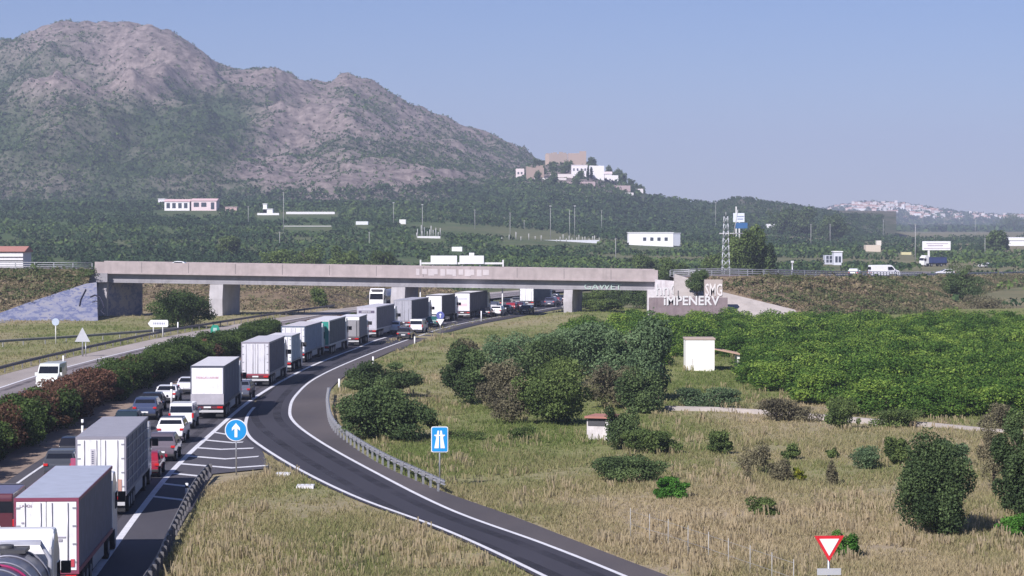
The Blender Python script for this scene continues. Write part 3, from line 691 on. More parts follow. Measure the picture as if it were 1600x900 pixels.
guardrail(px([(515, 618), (513, 640), (520, 668), (545, 692), (600, 726), (650, 750), (694, 771)]), 'curved steel guardrail on the outside of the slip road bend below the bushes', side=-1, pitch=2.0)
LG = offset(LEFT, -4.3); sel = [p for p in LG[::12] if 200 < p[1] < 455]
guardrail([tuple(p) for p in sel], 'long dark guardrail along the outer edge of the opposite carriageway', side=1, pitch=4.0, mat=P((0.16, 0.15, 0.15), 0.6, 0.3))
guardrail(px([(-60, 549), (0, 541), (120, 533), (235, 524), (275, 520)]), 'second guardrail further out in the grass behind the triangular sign', side=1, pitch=4.0, mat=P((0.28, 0.28, 0.26), 0.6, 0.2))
guardrail([tuple(p) for p in offset(MAIN, 7.4)[::10] if 415 < p[1] < 560], 'pale guardrail beside the motorway beyond the bridge', side=-1, pitch=4.0)
def path_z(pl3, pl): return np.array([pl3[int(np.argmin(np.hypot(pl3[:, 0] - p[0], pl3[:, 1] - p[1])))][2] for p in pl])
# railings of the overpass approaches
def railing(path3, off, label, h=1.0):
    pl = offset(path3, off); o = pl[0]; root = empty('railing', (o[0], o[1], o[2]), 0, label, 'railing')
    for zz in (0.35, 0.65, h):
        MB().tube([(p[0] - o[0], p[1] - o[1], p[2] - o[2] + zz) for p in pl], 0.07, 4).build('bar', M['steel'], root)
    s = arclen(pl); me = MB().box((0, 0, h / 2), (0.14, 0.1, h)).mesh('post', M['steel'])
    for t in np.arange(0, s[-1], 3.0)[:90]: link('post', me, root, [np.interp(t, s, pl[:, k]) - o[k] for k in range(3)])
railing(OVR[: int(len(OVR) * 0.38)], 4.6, 'grey metal railing along the near edge of the road right of the bridge')
railing(OVR[: int(len(OVR) * 0.38)], -4.6, 'grey metal railing along the far edge of the road right of the bridge')
railing(OVL[: int(len(OVL) * 0.8)], -4.6, 'grey metal railing along the road left of the bridge')
guardrail([tuple(p[:2]) for p in offset(OVR, 4.6)[int(len(OVR) * 0.4)::3]], 'low guardrail along the descending road with the white van', zf=lambda pl: path_z(OVR, pl), side=1)

# ------------------------------------------------------------------ vehicles
def wheel_mesh(r, wd):
    mt = MB(); mt.tube([(-wd / 2, 0, 0), (-wd / 2 + .03, 0, 0), (wd / 2 - .03, 0, 0), (wd / 2, 0, 0)], [r * .9, r, r, r * .9], 18, sm=False)
    mr = MB(); mr.tube([(-wd / 2 - .012, 0, 0), (wd / 2 + .012, 0, 0)], r * .56, 12, sm=False)
    return mt.mesh('wheel', M['tyre']), mr.mesh('rim', M['rim'])
WM = {'car': wheel_mesh(0.32, 0.21), 'van': wheel_mesh(0.35, 0.23), 'truck': wheel_mesh(0.5, 0.3), 'twin': wheel_mesh(0.5, 0.56)}
def wheel(kind, x, y, root):
    t, r = WM[kind]; rad = 0.32 if kind == 'car' else (0.35 if kind == 'van' else 0.5)
    o = link('wheel', t, root, (x, y, rad)); link('rim', r, o)
def mirror(root, x, y, z, s=1.0, col=None):
    MB().box((0, 0, 0), (0.16 * s, 0.1 * s, 0.2 * s)).build('mirror', col or M['black'], root, 0.02, loc=(x, y, z))

CARS = {  # side profile (distance from the tail, height), belt height, roof height, half width, windows
 'hatch': dict(prof=[(0.05, .28), (0, .45), (.03, .75), (.1, .98), (.5, 1.44), (.9, 1.5), (2.0, 1.48), (2.95, 1.02), (3.85, .85), (4.02, .6), (4.05, .3)], belt=.95, H=1.5, hw=.88, L=4.05,
               rw=((.14, 1.0), (.5, 1.41)), ws=((2.12, 1.43), (2.95, 1.02)), sw=[(.55, 1.0), (.72, 1.38), (2.0, 1.4), (2.75, 1.0)], w=(.68, 3.3)),
 'saloon': dict(prof=[(0.04, .28), (0, .5), (.03, .9), (.15, 1.0), (.75, 1.03), (1.35, 1.38), (1.8, 1.44), (2.6, 1.43), (3.45, 1.0), (4.4, .85), (4.58, .6), (4.6, .3)], belt=.98, H=1.44, hw=.9, L=4.6,
               rw=((.8, 1.05), (1.33, 1.36)), ws=((2.7, 1.38), (3.42, 1.01)), sw=[(1.1, 1.02), (1.5, 1.33), (2.6, 1.35), (3.2, 1.01)], w=(.9, 3.7)),
 'suv': dict(prof=[(0.05, .35), (0, .6), (.04, .95), (.16, 1.1), (.5, 1.58), (.8, 1.68), (2.5, 1.66), (3.3, 1.15), (4.3, 1.0), (4.5, .7), (4.52, .35)], belt=1.05, H=1.68, hw=.93, L=4.52,
               rw=((.2, 1.12), (.48, 1.54)), ws=((2.6, 1.6), (3.3, 1.16)), sw=[(.55, 1.12), (.7, 1.52), (2.4, 1.55), (3.05, 1.12)], w=(.8, 3.65)),
 'van': dict(prof=[(0.03, .35), (0, .5), (0, 2.1), (.1, 2.3), (4.0, 2.32), (4.35, 2.15), (4.95, 1.45), (5.75, 1.15), (5.95, .8), (6.0, .35)], belt=1.3, H=2.32, hw=.98, L=6.0,
               rw=((-.0, 1.42), (-.0, 1.95)), ws=((4.42, 2.08), (4.93, 1.48)), sw=[(3.4, 1.4), (3.4, 1.95), (4.2, 1.98), (4.75, 1.42)], w=(1.15, 4.95)),
 'minivan': dict(prof=[(0.03, .32), (0, .5), (.02, 1.2), (.12, 1.8), (.3, 1.87), (2.7, 1.85), (3.4, 1.25), (4.2, 1.05), (4.42, .75), (4.45, .35)], belt=1.1, H=1.87, hw=.92, L=4.45,
               rw=((.03, 1.2), (.11, 1.66)), ws=((2.8, 1.78), (3.38, 1.28)), sw=[(2.1, 1.18), (2.1, 1.66), (2.6, 1.68), (3.15, 1.2)], w=(.75, 3.6)),
}
def car_meshes(kind):
    c = CARS[kind]; hw, belt, H = c['hw'], c['belt'], c['H']; k = 0.20 if kind in ('hatch', 'saloon', 'suv') else 0.09
    X = lambda z: hw * (1 - k * max(0, (z - belt)) / (H - belt)) * (0.93 if z < .4 else 1)
    def body(y0=0):
        pf = c['prof']; n = len(pf); L = c['L']
        def xe(y, z): e = min(y, L - y); return X(z) * (1 - 0.10 * max(0, 1 - e / 0.45) ** 2)
        vs = [(-xe(y, z), y, z) for y, z in pf] + [(xe(y, z), y, z) for y, z in pf]
        fs = [tuple(range(n))[::-1], tuple(range(n, 2 * n))] + [(i, (i + 1) % n, n + (i + 1) % n, n + i) for i in range(n)]
        mb = MB(); mb.add(vs, fs)
        # extra bottom valance and wheel arches
        return mb
    def window(p0, p1, front):
        (y0, z0), (y1, z1) = p0, p1; d = -0.014 if not front else 0.014; t = Vector((0, y1 - y0, z1 - z0)).normalized(); nrm = Vector((0, -t.z, t.y)) if not front else Vector((0, t.z, -t.y)) * -1
        if front: nrm = Vector((0, -t.z, t.y)); nrm = nrm if nrm.y > 0 else -nrm
        else: nrm = nrm if nrm.y < 0 else -nrm
        o = nrm * 0.016; a, b = X(z0) - .10, X(z1) - .10
        q = [Vector((-a, y0, z0)), Vector((a, y0, z0)), Vector((b, y1, z1)), Vector((-b, y1, z1))]
        mb = MB(); mb.add([v + o for v in q] + [v - o * 0.3 for v in q], [(0, 1, 2, 3), (7, 6, 5, 4), (0, 4, 5, 1), (1, 5, 6, 2), (2, 6, 7, 3), (3, 7, 4, 0)]); return mb
    def side(s):
        q = [Vector((s * (X(z) + .016), y, z)) for y, z in c['sw']]; q2 = [v - Vector((s * .03, 0, 0)) for v in q]; n = len(q)
        mb = MB(); mb.add(q + q2, [tuple(range(n)), tuple(range(n, 2 * n))[::-1]] + [(i, (i + 1) % n, n + (i + 1) % n, n + i) for i in range(n)]); return mb
    g = M['glass']; out = dict(c=c)
    out['rw'] = window(*c['rw'], False).mesh('rear_window', g); out['ws'] = window(*c['ws'], True).mesh('windscreen', g)
    out['sl'] = side(-1).mesh('side_window', g); out['sr'] = side(1).mesh('side_window', g); out['body'] = body
    zt = {'hatch': .78, 'saloon': .82, 'suv': .95, 'van': .95, 'minivan': 1.0}[kind]
    hgt = .14 if kind in ('hatch', 'saloon', 'suv') else .34
    out['tl'] = MB().box((0, 0, 0), (.26 if hgt < .2 else .14, .07, hgt)).mesh('tail_light', M['red_lamp'], .015); out['zt'] = zt
    out['np'] = MB().box((0, 0, 0), (.52, .02, .12)).mesh('number_plate', M['plate']); out['bp'] = MB().box((0, 0, 0), (hw * 1.86, .09, .16)).mesh('bumper', M['black'], .03)
    out['hl'] = MB().box((0, 0, 0), (.3, .09, .14)).mesh('headlight', M['lampw'], .02)
    return out
CM = {k: car_meshes(k) for k in CARS}
_bodies = {}
def car(kind, loc, rz, col, label, cat='car', roof=None, rough=0.28, group=None, name='car'):
    m = CM[kind]; c = m['c']; root = empty(name, loc, rz, label, cat, group)
    key = (kind, col)
    if key not in _bodies: _bodies[key] = m['body']().mesh('body', P(col, rough, 0.0, 0.6, 0.04), .055)
    link('body', _bodies[key], root)
    if roof:
        (y0, z0), (y1, z1) = c['prof'][4], c['prof'][6]; H = c['H']
        xr = c['hw'] * 0.79; MB().add([(-xr, y0 + .35, H - .01), (xr, y0 + .35, H - .01), (xr, y1, z1 + .012), (-xr, y1, z1 + .012), (-xr, y0 + .35, H + .03), (xr, y0 + .35, H + .03), (xr, y1, z1 + .03), (-xr, y1, z1 + .03)], [(4, 5, 6, 7), (0, 1, 5, 4), (1, 2, 6, 5), (2, 3, 7, 6), (3, 0, 4, 7)]).build('roof', P(roof, .3), root)
    link('windscreen', m['ws'], root); link('rear_window', m['rw'], root); link('side_window', m['sl'], root); link('side_window', m['sr'], root)
    for s in (-1, 1):
        link('tail_light', m['tl'], root, (s * (c['hw'] - .17 if kind in ('hatch', 'saloon', 'suv') else c['hw'] - .09), .0, m['zt'])); link('headlight', m['hl'], root, (s * (c['hw'] - .2), c['L'] - .05, .68))
        for y in c['w']: wheel('van' if kind == 'van' else 'car', s * (c['hw'] - .11), y, root)
        mirror(root, s * (c['hw'] + .12), c['ws'][1][0] - .25, c['belt'] + .12, 1.0 if kind != 'van' else 1.4, P(col, .3))
    link('number_plate', m['np'], root, (0, -.02, .62 if kind != 'van' else .75)); link('bumper', m['bp'], root, (0, .02, .42))
    return root

def tractor(root, y, col, H=3.6, wind=True):
    """cab unit whose rear wall stands at distance y from the vehicle's tail"""
    cb = MB(); hw = 1.22; z0 = .95
    cb.prism([(y + .1, z0), (y + .1, H - .5), (y + .5, H), (y + 1.35, H), (y + 2.05, H - .75), (y + 2.2, 2.0), (y + 2.25, .45), (y + 1.3, .45), (y + 1.2, z0)], -hw, hw, 0)
    c = cb.build('cab', P(col, .35, 0, .4), root, .07)
    MB().add([(-1.08, y + 2.09, H - .85), (1.08, y + 2.09, H - .85), (1.12, y + 2.24, 1.95), (-1.12, y + 2.24, 1.95), (-1.08, y + 2.03, H - .85), (1.08, y + 2.03, H - .85), (1.12, y + 2.15, 1.95), (-1.12, y + 2.15, 1.95)], [(0, 1, 2, 3), (7, 6, 5, 4), (0, 4, 5, 1), (1, 5, 6, 2), (2, 6, 7, 3), (3, 7, 4, 0)]).build('windscreen', M['glass'], c)
    for s in (-1, 1):
        MB().box((0, 0, 0), (.03, .85, .75)).build('side_window', M['glass'], c, loc=(s * (hw + .012), y + 1.6, 2.25))
        mirror(c, s * (hw + .22), y + 2.1, 2.35, 2.2, M['black'])
        MB().box((0, 0, 0), (.36, .1, .18)).build('headlight', M['lampw'], c, .02, loc=(s * .9, y + 2.27, .85))
        wheel('truck', s * 1.05, y + 1.35, root); wheel('twin', s * .95, y - 1.9 if y > 9 else y - 1.0, root)
    return c
_tp = {}
def truck_paint(col):
    if col not in _tp: _tp[col] = paint('lorry_door_paint', col, .42, 0, .07, .9, streak=True, dirt=mul(col, .72))
    return _tp[col]
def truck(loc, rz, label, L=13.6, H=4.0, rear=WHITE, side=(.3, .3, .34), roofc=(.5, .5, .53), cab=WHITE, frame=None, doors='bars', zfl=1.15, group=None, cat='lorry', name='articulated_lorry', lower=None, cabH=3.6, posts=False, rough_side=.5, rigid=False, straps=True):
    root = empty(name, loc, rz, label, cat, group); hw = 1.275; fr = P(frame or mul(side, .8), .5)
    sd = P(mul(side, 1.45), .7, 0, 0, .2)  # most side colours are darkened to paint in the shade on the flanks
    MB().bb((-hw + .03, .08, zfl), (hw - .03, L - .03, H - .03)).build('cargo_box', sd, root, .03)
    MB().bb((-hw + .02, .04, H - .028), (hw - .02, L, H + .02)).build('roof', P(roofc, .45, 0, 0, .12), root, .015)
    mb = MB()
    for s in (-1, 1):
        mb.bb((s * hw, 0, zfl - .02), (s * (hw - .09), .12, H)); mb.bb((s * (hw + .005), .12, H - .12), (s * (hw - .05), L, H + .005)); mb.bb((s * (hw + .005), .12, zfl - .12), (s * (hw - .05), L, zfl + .06))
    mb.bb((-hw, -.004, H - .11), (hw, .12, H + .03)); mb.bb((-hw, -.004, zfl - .14), (hw, .14, zfl)); mb.build('frame', fr, root)
    if posts:
        mb = MB()
        for k in range(5): y = 1.6 + k * (L - 2) / 5; mb.bb((hw - .02, y, zfl + .1), (hw + .02, y + .12, H - .14)); mb.bb((-hw + .02, y, zfl + .1), (-hw - .02, y + .12, H - .14))
        for z in np.linspace(zfl + .5, H - .6, 4):
            mb.bb((hw - .02, .3, z), (hw + .018, L - .3, z + .05))
        mb.build('side_posts', P((.36, .36, .40), .5), root)
    else:
        for sd_ in ((-1, 1) if straps else ()):
            mb = MB()
            for k in range(int(L / 1.4)): y = .5 + k * 1.4; mb.bb((sd_ * (hw - .035), y, zfl - .1), (sd_ * (hw - .018), y + .03, H - .14))
            mb.build('curtain_straps', P(mul(side, .85), .6), root)
    rm_ = truck_paint(rear)
    zb = zfl if lower is None else lower[1]
    if doors == 'bars':
        for s in (-1, 1):
            d = MB().bb((s * .012, .0, zb + .01), (s * (hw - .095), .07, H - .125)).build('rear_door', rm_, root, .01)
            mb = MB()
            for x in (.22, .42 + .42): mb.tube([(s * x, -.035, zfl + .03), (s * x, -.035, H - .15)], .022, 5)
            mb.build('lock_rod', P((.42, .40, .42), .4, .3), d)
            for z in np.linspace(zfl + .3, H - .4, 4): MB().bb((s * (hw - .25), -.02, z), (s * (hw - .08), .01, z + .07)).build('hinge', P((.4, .4, .42), .4, .4), d)
    else:
        MB().bb((-hw + .095, 0, zb + .01), (hw - .095, .07, H - .125)).build('rear_panel', rm_, root, .01)
    if lower:
        MB().bb((-hw + .03, -.06, zfl - .05), (hw - .03, .06, lower[1])).build('tail_lift', P(lower[0], .5, 0, 0, .15), root, .01)
    MB().bb((-.45, .1, .75), (.45, L - .3, zfl - .03)).build('chassis', M['chassis'], root)
    MB().bb((-1.2, .05, .5), (1.2, .17, .68)).build('bumper', P((.5, .5, .5), .5), root, .01)
    MB().bb((-1.2, .04, .80), (1.2, .1, 1.0)).build('light_board', P((.12, .03, .04), .5), root)
    for s in (-1, 1):
        MB().bb((s * .75, -.02, .82), (s * 1.17, .05, .97)).build('tail_light', M['red_lamp'], root, .01)
        MB().bb((s * .62, .2, .18), (s * 1.2, .23, .8)).build('mud_flap', M['black'], root)
    MB().bb((-.27, -.01, .84), (.27, .035, .96)).build('number_plate', M['plate'], root)
    if rigid:
        for s in (-1, 1): wheel('twin', s * .95, 2.2, root)
        c = tractor(root, L + .15, cab, cabH)
        MB().bb((-.4, L - .3, .6), (.4, L + 1.4, .95)).build('frame_rail', M['chassis'], root)
    else:
        for y in (2.2, 3.5, 4.8):
            for s in (-1, 1): wheel('truck', s * 1.08, y, root)
        for s in (-1, 1): MB().bb((s * 1.2, 5.6, .45), (s * 1.24, L - 3.6, 1.0)).build('side_guard', P((.4, .4, .42), .5), root)
        c = tractor(root, L + .55, cab, cabH)
        MB().bb((-.4, L - 2.5, .6), (.4, L + 1.8, .93)).build('frame_rail', M['chassis'], root)
    return root

def on_main(x, y, z=0.0): g = G(x, y, z); h, _ = rail_h(g[1] + 5); return (g[0], g[1], z + 0.004), h
t_red = P((.5, .06, .08), .6)
Q = 'lorries queueing in the right lane'
# nearest lorry but one: white doors in a dark red frame
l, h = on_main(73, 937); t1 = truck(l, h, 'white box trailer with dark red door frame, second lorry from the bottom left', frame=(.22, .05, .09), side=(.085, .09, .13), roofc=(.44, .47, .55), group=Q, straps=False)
o = MB(); o.bb((-.8, -.03, 2.2), (-.1, -.005, 2.24)); o.bb((-.75, -.03, 1.95), (-.15, -.005, 2.08)); o.bb((-.98, -.03, 3.02), (-.88, -.005, 3.08)); o.bb((.35, -.03, 2.45), (.75, -.005, 2.5)); o.bb((.48, -.03, 2.3), (.62, -.005, 2.4)); o.build('door_labels', P((.35, .33, .38), .5), t1)
letters('LA 426', .17, P((.2, .12, .18), .6), 'lettering', t1, (-.8, -.008, 3.66), (R(90), 0, 0), .003)
MB().bb((.95, -.04, 1.3), (1.1, -.01, 1.6)).build('red_sticker', t_red, t1)
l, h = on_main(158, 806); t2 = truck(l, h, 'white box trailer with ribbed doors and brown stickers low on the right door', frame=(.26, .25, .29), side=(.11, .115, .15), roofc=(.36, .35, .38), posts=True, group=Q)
o = MB(); o.bb((-.52, -.03, 2.55), (-.3, -.005, 3.4)); o.build('door_lettering_panel', P((.55, .53, .56), .5), t2)
o = MB()
for k in range(7): o.bb((-.46, -.04, 2.65 + k * .1), (-.36, -.03, 2.71 + k * .1))
o.build('vertical_lettering', P((.15, .15, .2), .5), t2)
o = MB(); o.bb((.62, -.03, 1.3), (.78, -.005, 1.75)); o.bb((.84, -.03, 1.25), (1.05, -.005, 1.85)); o.bb((.5, -.03, 1.22), (.58, -.005, 1.45)); o.build('warning_sticker', P((.5, .28, .22), .5), t2)
MB().bb((-1.55, .2, 1.3), (-1.3, .5, 2.9)).build('side_fairing', P((.4, .08, .16), .5), t2)
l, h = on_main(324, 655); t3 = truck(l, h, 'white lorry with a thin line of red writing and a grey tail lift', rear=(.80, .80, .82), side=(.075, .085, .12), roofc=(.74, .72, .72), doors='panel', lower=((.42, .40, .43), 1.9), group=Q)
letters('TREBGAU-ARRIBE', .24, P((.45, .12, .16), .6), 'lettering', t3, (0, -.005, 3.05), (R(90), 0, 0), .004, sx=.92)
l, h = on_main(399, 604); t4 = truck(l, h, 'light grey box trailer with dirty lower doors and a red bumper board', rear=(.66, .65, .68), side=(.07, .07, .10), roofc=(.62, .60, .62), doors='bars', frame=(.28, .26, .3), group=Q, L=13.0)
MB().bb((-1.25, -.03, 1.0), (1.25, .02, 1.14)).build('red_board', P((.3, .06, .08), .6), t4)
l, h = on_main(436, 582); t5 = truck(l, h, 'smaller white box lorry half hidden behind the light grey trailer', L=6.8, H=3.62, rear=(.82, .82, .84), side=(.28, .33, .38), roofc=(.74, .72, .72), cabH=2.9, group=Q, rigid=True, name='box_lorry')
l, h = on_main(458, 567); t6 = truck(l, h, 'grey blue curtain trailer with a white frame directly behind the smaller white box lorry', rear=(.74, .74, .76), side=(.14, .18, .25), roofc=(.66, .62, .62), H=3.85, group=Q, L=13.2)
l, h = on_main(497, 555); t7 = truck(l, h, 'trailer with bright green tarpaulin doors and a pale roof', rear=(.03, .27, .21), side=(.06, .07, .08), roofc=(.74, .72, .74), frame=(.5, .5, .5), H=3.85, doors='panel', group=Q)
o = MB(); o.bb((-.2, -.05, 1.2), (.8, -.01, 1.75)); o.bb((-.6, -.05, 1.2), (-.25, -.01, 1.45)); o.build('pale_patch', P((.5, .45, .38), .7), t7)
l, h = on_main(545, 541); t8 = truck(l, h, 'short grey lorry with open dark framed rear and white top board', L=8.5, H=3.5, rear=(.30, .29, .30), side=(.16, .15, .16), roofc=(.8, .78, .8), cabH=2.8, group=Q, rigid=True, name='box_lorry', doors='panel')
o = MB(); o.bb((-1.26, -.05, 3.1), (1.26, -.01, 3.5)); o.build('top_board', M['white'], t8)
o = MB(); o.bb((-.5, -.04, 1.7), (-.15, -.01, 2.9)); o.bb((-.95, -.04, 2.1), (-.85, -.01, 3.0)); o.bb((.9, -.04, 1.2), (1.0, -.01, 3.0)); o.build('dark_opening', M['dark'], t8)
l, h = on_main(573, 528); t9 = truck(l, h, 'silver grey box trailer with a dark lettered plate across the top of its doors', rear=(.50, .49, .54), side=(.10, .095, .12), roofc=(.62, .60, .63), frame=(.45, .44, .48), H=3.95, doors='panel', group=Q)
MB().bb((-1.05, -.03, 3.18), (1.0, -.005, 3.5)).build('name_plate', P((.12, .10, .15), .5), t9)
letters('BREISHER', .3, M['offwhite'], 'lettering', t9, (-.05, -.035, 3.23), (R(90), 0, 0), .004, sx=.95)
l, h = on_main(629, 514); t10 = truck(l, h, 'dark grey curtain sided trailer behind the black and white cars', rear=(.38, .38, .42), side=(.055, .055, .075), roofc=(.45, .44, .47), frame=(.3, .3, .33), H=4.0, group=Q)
l, h = on_main(678, 503); t11 = truck(l, h, 'plain white box lorry behind the blue and yield sign, with sides coloured dark as shade', rear=(.8, .8, .8), side=(.055, .055, .07), roofc=(.78, .77, .76), H=3.95, L=8.5, rigid=True, group=Q, name='box_lorry', doors='panel')
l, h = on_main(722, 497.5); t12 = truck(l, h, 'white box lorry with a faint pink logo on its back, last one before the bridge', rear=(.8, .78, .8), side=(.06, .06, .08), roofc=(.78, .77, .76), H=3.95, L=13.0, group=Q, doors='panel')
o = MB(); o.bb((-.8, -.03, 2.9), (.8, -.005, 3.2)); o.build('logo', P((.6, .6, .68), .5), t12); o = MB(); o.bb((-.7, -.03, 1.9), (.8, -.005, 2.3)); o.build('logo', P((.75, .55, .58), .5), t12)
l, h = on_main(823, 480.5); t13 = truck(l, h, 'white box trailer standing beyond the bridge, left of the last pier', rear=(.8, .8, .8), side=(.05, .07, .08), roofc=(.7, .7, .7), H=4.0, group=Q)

# tanker lorry cut by the bottom left corner
gx, gy = -16.95, 80.5; h0 = rail_h(85)[0]
tk = empty('tanker_lorry', (gx, gy, 0), h0, 'dark grey tanker lorry with a white cab, cut off by the bottom left corner', 'lorry', Q)
def cyl_tank(L, r, zc, mat, ribs, parent, y0=0.0):
    mb = MB(); n = 28; prof = [(0, .05), (.06, .55), (.18, .85), (.4, 1.0), (L - .4, 1.0), (L - .18, .85), (L - .06, .55), (L, .05)]
    vs = [(math.cos(2 * math.pi * k / n) * r * f, y0 + y, zc + math.sin(2 * math.pi * k / n) * r * .92 * f) for y, f in prof for k in range(n)]
    fs = [(i * n + k, i * n + (k + 1) % n, (i + 1) * n + (k + 1) % n, (i + 1) * n + k) for i in range(len(prof) - 1) for k in range(n)]
    mb.add(vs, fs, 0, True); return mb.build('tank', mat, parent)
tank = cyl_tank(10.2, 1.22, 2.28, P((.13, .13, .17), .3, .4), 6, tk)
mb = MB()
for k in range(6):
    y = .9 + k * 1.7; mb.tube([(math.cos(a) * 1.245, y, 2.28 + math.sin(a) * 1.145) for a in np.linspace(-.4, math.pi + .4, 24)], .035, 5)
mb.build('rib', P((.35, .35, .4), .4, .4), tank)
MB().tube([(math.cos(a) * 1.25, 5.2, 2.28 + math.sin(a) * 1.15) for a in np.linspace(0, math.pi, 20)], .05, 5).build('red_band', P((.35, .03, .12), .4), tank)
mb = MB(); mb.bb((-.5, 8.6, 3.38), (.5, 9.9, 3.5)); mb.tube([(-.25, 9.2, 3.4), (-.25, 9.2, 3.62)], .28, 12); mb.tube([(-.25, 5.0, 3.36), (-.25, 5.0, 3.55)], .28, 12); mb.build('manhole', M['dark'], tank)
mb = MB(); mb.tube([(-1.2, 9.95, 3.0), (-.85, 9.95, 3.62), (.85, 9.95, 3.62), (1.2, 9.95, 3.0), (1.22, 9.95, 1.3)], .09, 6); mb.bb((-.9, 9.7, 3.54), (.9, 9.98, 3.66)); mb.build('hoop', P((.55, .56, .62), .4, .3), tk)
MB().bb((-.45, .3, .8), (.45, 10.0, 1.2)).build('chassis', M['chassis'], tk); MB().bb((-1.2, .0, .5), (1.2, .14, .7)).build('bumper', P((.5, .5, .5), .5), tk)
for y in (1.4, 2.7, 4.0):
    for s in (-1, 1): wheel('truck', s * 1.08, y, tk)
cb = tractor(tk, 10.7, WHITE, 3.78)
MB().prism([(10.6, 2.6), (10.6, 3.35), (11.4, 3.92), (12.2, 3.9), (12.2, 3.5)], -1.2, 1.2, 0).build('roof_fairing', P(WHITE, .35, 0, .3), cb, .12)

# tanker coming the other way beyond the bridge's left pier
ot = empty('tanker_lorry', (at(585, 470, 424).x, 424, 0), rail_h(424, LEFT)[0] + math.pi, 'white cab and silver tank of a lorry coming the other way under the bridge', 'lorry')
tnk = cyl_tank(9.0, 1.2, 2.35, P((.42, .42, .46), .3, .6), 5, ot, -13.5)
for y in (-12, -10.8, -9.6):
    for s in (-1, 1): wheel('truck', s * 1.08, y, ot)
MB().bb((-.45, -13.3, .8), (.45, -3, 1.2)).build('chassis', M['chassis'], ot); cb = tractor(ot, -3.6, WHITE, 3.75)
MB().bb((-.9, -2.05, 3.35), (.9, -1.5, 3.6)).build('sun_visor', M['dark'], cb)

# cars in the queue
def qcar(kind, x, y, col, label, dh=0.0, **k):
    l, h = on_main(x, y); return car(kind, l, h + dh, col, label, **k)
BLK = (.012, .012, .016); DKG = (.06, .065, .075)
qcar('van', -8, 849, (.10, .025, .035), 'dark maroon van with grey roof beside the white trailer with the red frame', cat='van', name='van', roof=(.12, .12, .14))
qcar('suv', 92, 752, (.05, .055, .065), 'dark grey car behind the white trailer, beside the hedge, with only its roof showing', roof=(.1, .11, .12))
qcar('hatch', 112, 722, BLK, 'black car half hidden left of the second white trailer, next to the marker post')
qcar('suv', 251, 722, (.13, .11, .13), 'grey car directly behind the white car with the dark roof', roof=(.1, .08, .1))
qcar('hatch', 226, 747, (.28, .015, .035), 'red car half hidden behind the corner of the white trailer')
qcar('suv', 266, 693, (.78, .78, .80), 'white car with black roof and dark rear window in the right lane', roof=(.02, .02, .025))
qcar('minivan', 283, 671, (.8, .8, .82), 'white windowless delivery van standing close behind the white lorry with red writing', cat='van', name='van')
qcar('hatch', 197, 675, (.02, .035, .045), 'dark car in the left lane, lowest of the three dark cars')
qcar('suv', 226, 657, (.045, .06, .12), 'dark blue car in the left lane, middle one of the three dark cars')
qcar('hatch', 236, 644, BLK, 'black car in the left lane just behind the white saloon', dh=.02)
qcar('saloon', 258, 631, (.8, .8, .82), 'white saloon in the left lane beside the white marker post')
qcar('saloon', 291, 617, (.76, .76, .8), 'white saloon in the left lane mostly hidden by the lorry with red writing')
qcar('suv', 374, 626, (.10, .11, .15), 'dark grey car squeezed between the lorry with red writing and the light grey trailer')
qcar('suv', 614, 522, (.8, .8, .82), 'white car left of the black car, beside the dark grey trailer')
car('hatch', (*G(630, 531), 0.01), rail_h(330)[0], BLK, 'black car merging from the slip road behind the grey trailer')
car('minivan', (*G(650, 521), 0.01), rail_h(345)[0], (.8, .8, .84), 'white van merging from the slip road just ahead of the black car', cat='van', name='van')
car('hatch', (*G(675, 511), 0.01), rail_h(360)[0], (.02, .10, .09), 'dark green car beside the plain white box lorry')
cluster = [('hatch', 757, 496, BLK, 'black car just right of the last lorry before the bridge'), ('suv', 774, 494.5, (.82, .82, .84), 'white car among the dark cars under the bridge'),
 ('hatch', 769, 485.5, (.06, .07, .1), 'dark blue car behind the white car under the bridge'), ('saloon', 786, 490.5, (.05, .055, .065), 'dark grey saloon right of the white car under the bridge'),
 ('hatch', 797, 487, (.26, .02, .03), 'red car among the dark cars under the bridge'), ('suv', 789, 482, BLK, 'black car at the back of the cluster under the bridge'),
 ('hatch', 809, 486, (.05, .02, .04), 'dark plum car behind the red car under the bridge'), ('saloon', 819, 491, BLK, 'low black saloon at the edge of the grass under the bridge'),
 ('suv', 806, 479.5, (.12, .12, .13), 'grey car left of the white trailer beyond the bridge'), ('suv', 858, 480, (.06, .06, .1), 'dark car just right of the white trailer beyond the bridge'),
 ('hatch', 867, 477.5, (.2, .05, .06), 'dull red car left of the last bridge pier'), ('suv', 862, 473.5, (.25, .25, .28), 'grey car far off beyond the bridge, left of the last pier'), ('hatch', 874, 474, BLK, 'black car partly behind the last bridge pier')]
for kd, x, y, c, lb in cluster: qcar(kd, x, y, c, lb)
# opposite carriageway and overpass traffic
g = G(66, 611); car('van', (g[0] + .3, g[1] + 6, 0.004), rail_h(g[1], LEFT)[0] + math.pi, (.74, .77, .72), 'white van driving towards the camera on the opposite carriageway', cat='van', name='van')
def path_at(pl, Y): 
    i = int(np.argmin(abs(pl[:, 1] - Y))); d = pl[min(i + 1, len(pl) - 1)] - pl[max(0, i - 1)]; return pl[i], -math.atan2(d[0], d[1])
p, h = path_at(OVR, 492); car('van', (p[0] - 4, p[1], p[2] + .04), R(-78), (.82, .82, .84), 'white van on the descending road right of the bridge', cat='van', name='van').scale = (1, 1, 1)
p, h = path_at(OVR, 575); car('hatch', (p[0] + 2, p[1], p[2] + .04), R(97), (.8, .8, .8), 'white car following behind on the descending road at the right')
car('saloon', (at(300, 410, 405).x, 405, deck_z(at(300, 410, 405).x) - 1.18), R(90), (.75, .76, .78), 'white car crossing the bridge with only its roof above the parapet')
